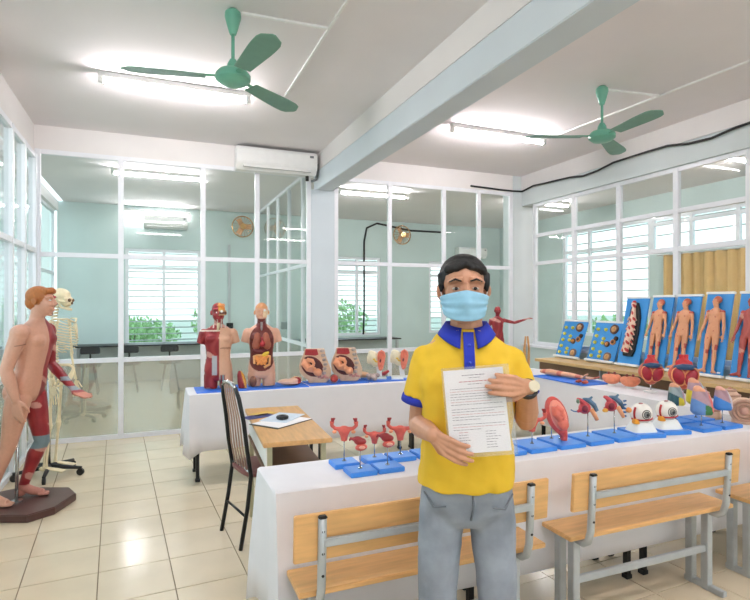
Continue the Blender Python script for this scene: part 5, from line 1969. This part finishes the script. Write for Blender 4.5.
# ------------------------------------------------------------------ side table models
def heart(x, y, label, s, rz):
    r = empty('heart_model', (x, y, ZT + .0005), rz)
    tag(r, label, 'heart model', 'large heart models')
    MB().loft([(0, 0, 0, .055, .05), (0, 0, .012, .055, .05), (0, 0, .02, .02, .02)], 20).build('foot', M_WHITE, r, 'auto')
    MB().tube([(0, 0, .015), (0, 0, .07)], .006, 8).build('rod', M_CHROME, r, True)
    c = Vector((0, 0, .128 * s + .03))
    b = MB()
    b.ell(c + Vector((-.03, 0, .012)) * s, (.068 * s, .06 * s, .072 * s), rotm(y=-.35), 18)
    b.ell(c + Vector((.035, 0, .012)) * s, (.066 * s, .06 * s, .074 * s), rotm(y=.3), 18)
    b.ell(c + Vector((.0, 0, -.045)) * s, (.055 * s, .05 * s, .05 * s), None, 14)
    blob('heart_body', b, .006, mat('heart_tan_red', (196, 92, 72), .35, var=.12, scale=30), r, 3)
    for sx, an in ((-1, -.25), (1, .42)):
        MB().ell(c + Vector((sx * .04, -.048, -.006 if sx > 0 else .006)) * s, (.040 * s, .02 * s, .062 * s), rotm(y=an), 16).build('chamber_window', mat('chamber_red', (158, 28, 46), .35, var=.2, scale=40), r, True)
        MB().tube([c + rotm(y=an) @ (Vector((.042 * math.cos(a), 0, .065 * math.sin(a))) * s) + Vector((sx * .04, -.052, 0)) * s for a in [2 * PI * k / 18 for k in range(19)]], .0045 * s, 7).build('chamber_rim', mat('rim_orange', (224, 150, 96), .4), r, True)
    MB().tube([c + Vector((-.062, -.03, .062)) * s, c + Vector((-.02, -.062, .072)) * s, c + Vector((.03, -.06, .07)) * s, c + Vector((.07, -.02, .066)) * s], [.016 * s, .021 * s, .021 * s, .016 * s], 10).build('vein_band', mat('dark_blue_vein', (36, 72, 110), .35), r, True)
    b = MB()
    b.tube([c + Vector((-.03, .0, .06)) * s, c + Vector((-.026, 0, .095)) * s, c + Vector((0, 0, .118)) * s, c + Vector((.028, 0, .095)) * s, c + Vector((.036, 0, .06)) * s], [.026 * s, .026 * s, .026 * s, .024 * s, .022 * s], 12)
    for dx in (-.022, .004, .03):
        b.tube([c + Vector((dx * .7, 0, .12)) * s, c + Vector((dx * .9, 0, .155)) * s], [.012 * s, .009 * s], 8)
    b.tube([c + Vector((-.05, -.01, .082)) * s, c + Vector((.056, -.01, .086)) * s], .02 * s, 10)
    blob('aorta', b, .005, mat('aorta_red', (196, 36, 42), .35, var=.1), r, 2)


heart(3.93, 3.385, 'large heart model, the one beside the pink pelvis bowls', 1.02, -.62)
heart(3.93, 3.08, 'large heart model, the one behind the coloured wedges', 1.12, -.68)


def bowl(x, y, label):
    r = empty('pelvis_bowl_model', (x, y, ZT + .0005), -.8)
    tag(r, label, 'anatomical model', 'pink pelvis bowl models')
    b = MB().ell((0, 0, .06), (.078, .062, .048), None, 18).ell((-.045, 0, .07), (.04, .045, .036), None, 12).ell((.045, 0, .07), (.04, .045, .036), None, 12)
    blob('bowl', b, .005, mat('salmon_bowl', (228, 140, 104), .4, var=.1, scale=30), r, 2)
    for sx in (-1, 1):
        MB().tube([(sx * .022, 0, .09), (sx * .026, 0, .125)], [.012, .010], 10).build('stub', mat('maroon_stub', (140, 60, 56), .4), r, True)
    MB().loft([(0, 0, 0, .04, .03), (0, 0, .018, .03, .024)], 16).build('foot', M_WHITE, r, 'auto')


bowl(3.92, 3.80, 'pink pelvis bowl model, the farther of the pair')
bowl(3.93, 3.60, 'pink pelvis bowl model beside the heart models')
b = MB()
b.tube([(-.33, .02, .03), (-.2, 0, .036), (-.05, -.01, .034), (.1, .0, .03), (.2, .01, .024)], [.03, .045, .04, .034, .024], 12, flat=.7, up=(0, 0, 1))
hand(b, (.2, .01, .024), (1, .05, 0), (0, 0, 1), 1, 1.0, (.12, .2, .2))
o = loose('arm_model', 3.85, 4.32, math.radians(-82), b, .006, M_VC, 'flat tan arm model lying on the blue sheet', 'anatomical model', col=lambda co: (226, 164, 130) if math.sin(co.x * 30) > -.7 else (206, 110, 90))
for k, (yy, lb) in enumerate(((3.98, 'small red disc specimen on the blue sheet beside the arm fingers'), (3.90, 'small red disc specimen on the blue sheet beside the pelvis bowls'))):
    b = MB().ell((0, 0, .018), (.04, .03, .014), None, 12).ell((.01, 0, .026), (.026, .02, .012), None, 10)
    loose('disc_specimen', 3.70, yy, .3, b, .004, mat('brick_red_specimen', (176, 70, 58), .4, var=.25, scale=60), lb, 'specimen')


def dome(x, y, rx, hgt, label, rz=0, tilt=0):
    r = empty('skin_dome_model', (x, y, ZT + .0005), rz)
    tag(r, label, 'anatomical model', 'beige dome models')
    b = MB().loft([(0, 0, 0, rx, rx * .8), (0, 0, hgt * .25, rx * .99, rx * .79), (0, 0, hgt * .6, rx * .8, rx * .64), (0, 0, hgt * .88, rx * .45, rx * .36), (0, 0, hgt, rx * .12, rx * .1)], 24)
    blob('dome', b, .006, M_BEIGE, r, 3)
    for f, zf in ((.72, .66), (.42, .9)):
        MB().tube([(rx * f * math.cos(a), rx * f * .8 * math.sin(a), hgt * zf) for a in [2 * PI * k / 24 for k in range(25)]], .008, 7).build('ring_fold', mat('dark_beige_fold', (178, 138, 118), .55), r, True)
    MB().ell((0, 0, hgt * .98), (.014, .014, .01), None, 10).build('tip', mat('rose_tip', (196, 128, 112), .5), r, True)


dome(3.80, 2.42, .105, .13, 'beige dome model at the far corner of the side table')
dome(3.87, 2.66, .1, .14, 'beige dome model behind the one at the corner')
dome(3.85, 2.87, .085, .12, 'beige dome model nearest to the heart models')
dome(3.415, 2.455, .055, .085, 'small beige dome model behind the blue-flanked wedge')
# ringed phantom facing the viewer
r = empty('ringed_phantom', (3.425, 2.265, ZF), math.radians(-48))
tag(r, 'beige ringed phantom standing upright at the table end', 'anatomical model')
b = MB()
b.tube([(0, .04, .085), (0, .0, .085), (0, -.02, .085)], [.075, .083, .078], 26)
b.box(-.06, .06, -.01, .05, .0, .03)
blob('phantom_body', b, .005, M_BEIGE, r, 3)
for rr, yy in ((.062, -.022), (.04, -.024)):
    MB().torus((0, yy, .085), rr, .008, (0, 1, 0), 26, 7).build('ring_fold', MATS['dark_beige_fold'], r, True)
MB().ell((0, -.02, .085), (.026, .018, .026), None, 12).build('centre_bulge', mat('rose_beige', (206, 158, 140), .5), r, True)
b = MB().ell((0, 0, .035), (.06, .05, .035), None, 14).ell((.02, -.01, .05), (.035, .03, .028), None, 10)
loose('organ_lump', 4.03, 2.56, 0, b, .005, M_VC, 'red and black lump model behind the ringed phantom', 'anatomical model', z=ZT + .0005, col=lambda co: (206, 44, 62) if co.z > .045 else ((40, 30, 30) if co.z > .03 else (226, 140, 60)))

# turn the organs on their rods towards the room's entrance side
for o in [q for q in bpy.data.objects if q.parent is not None and 'turn' in q.parent.keys()]:
    if o.name.split('.')[0] not in ('base', 'rod', 'rod_collar'):
        o.rotation_euler = (0, 0, o.parent['turn'])
for o in [q for q in bpy.data.objects if 'turn' in q.keys()]:
    del o['turn']
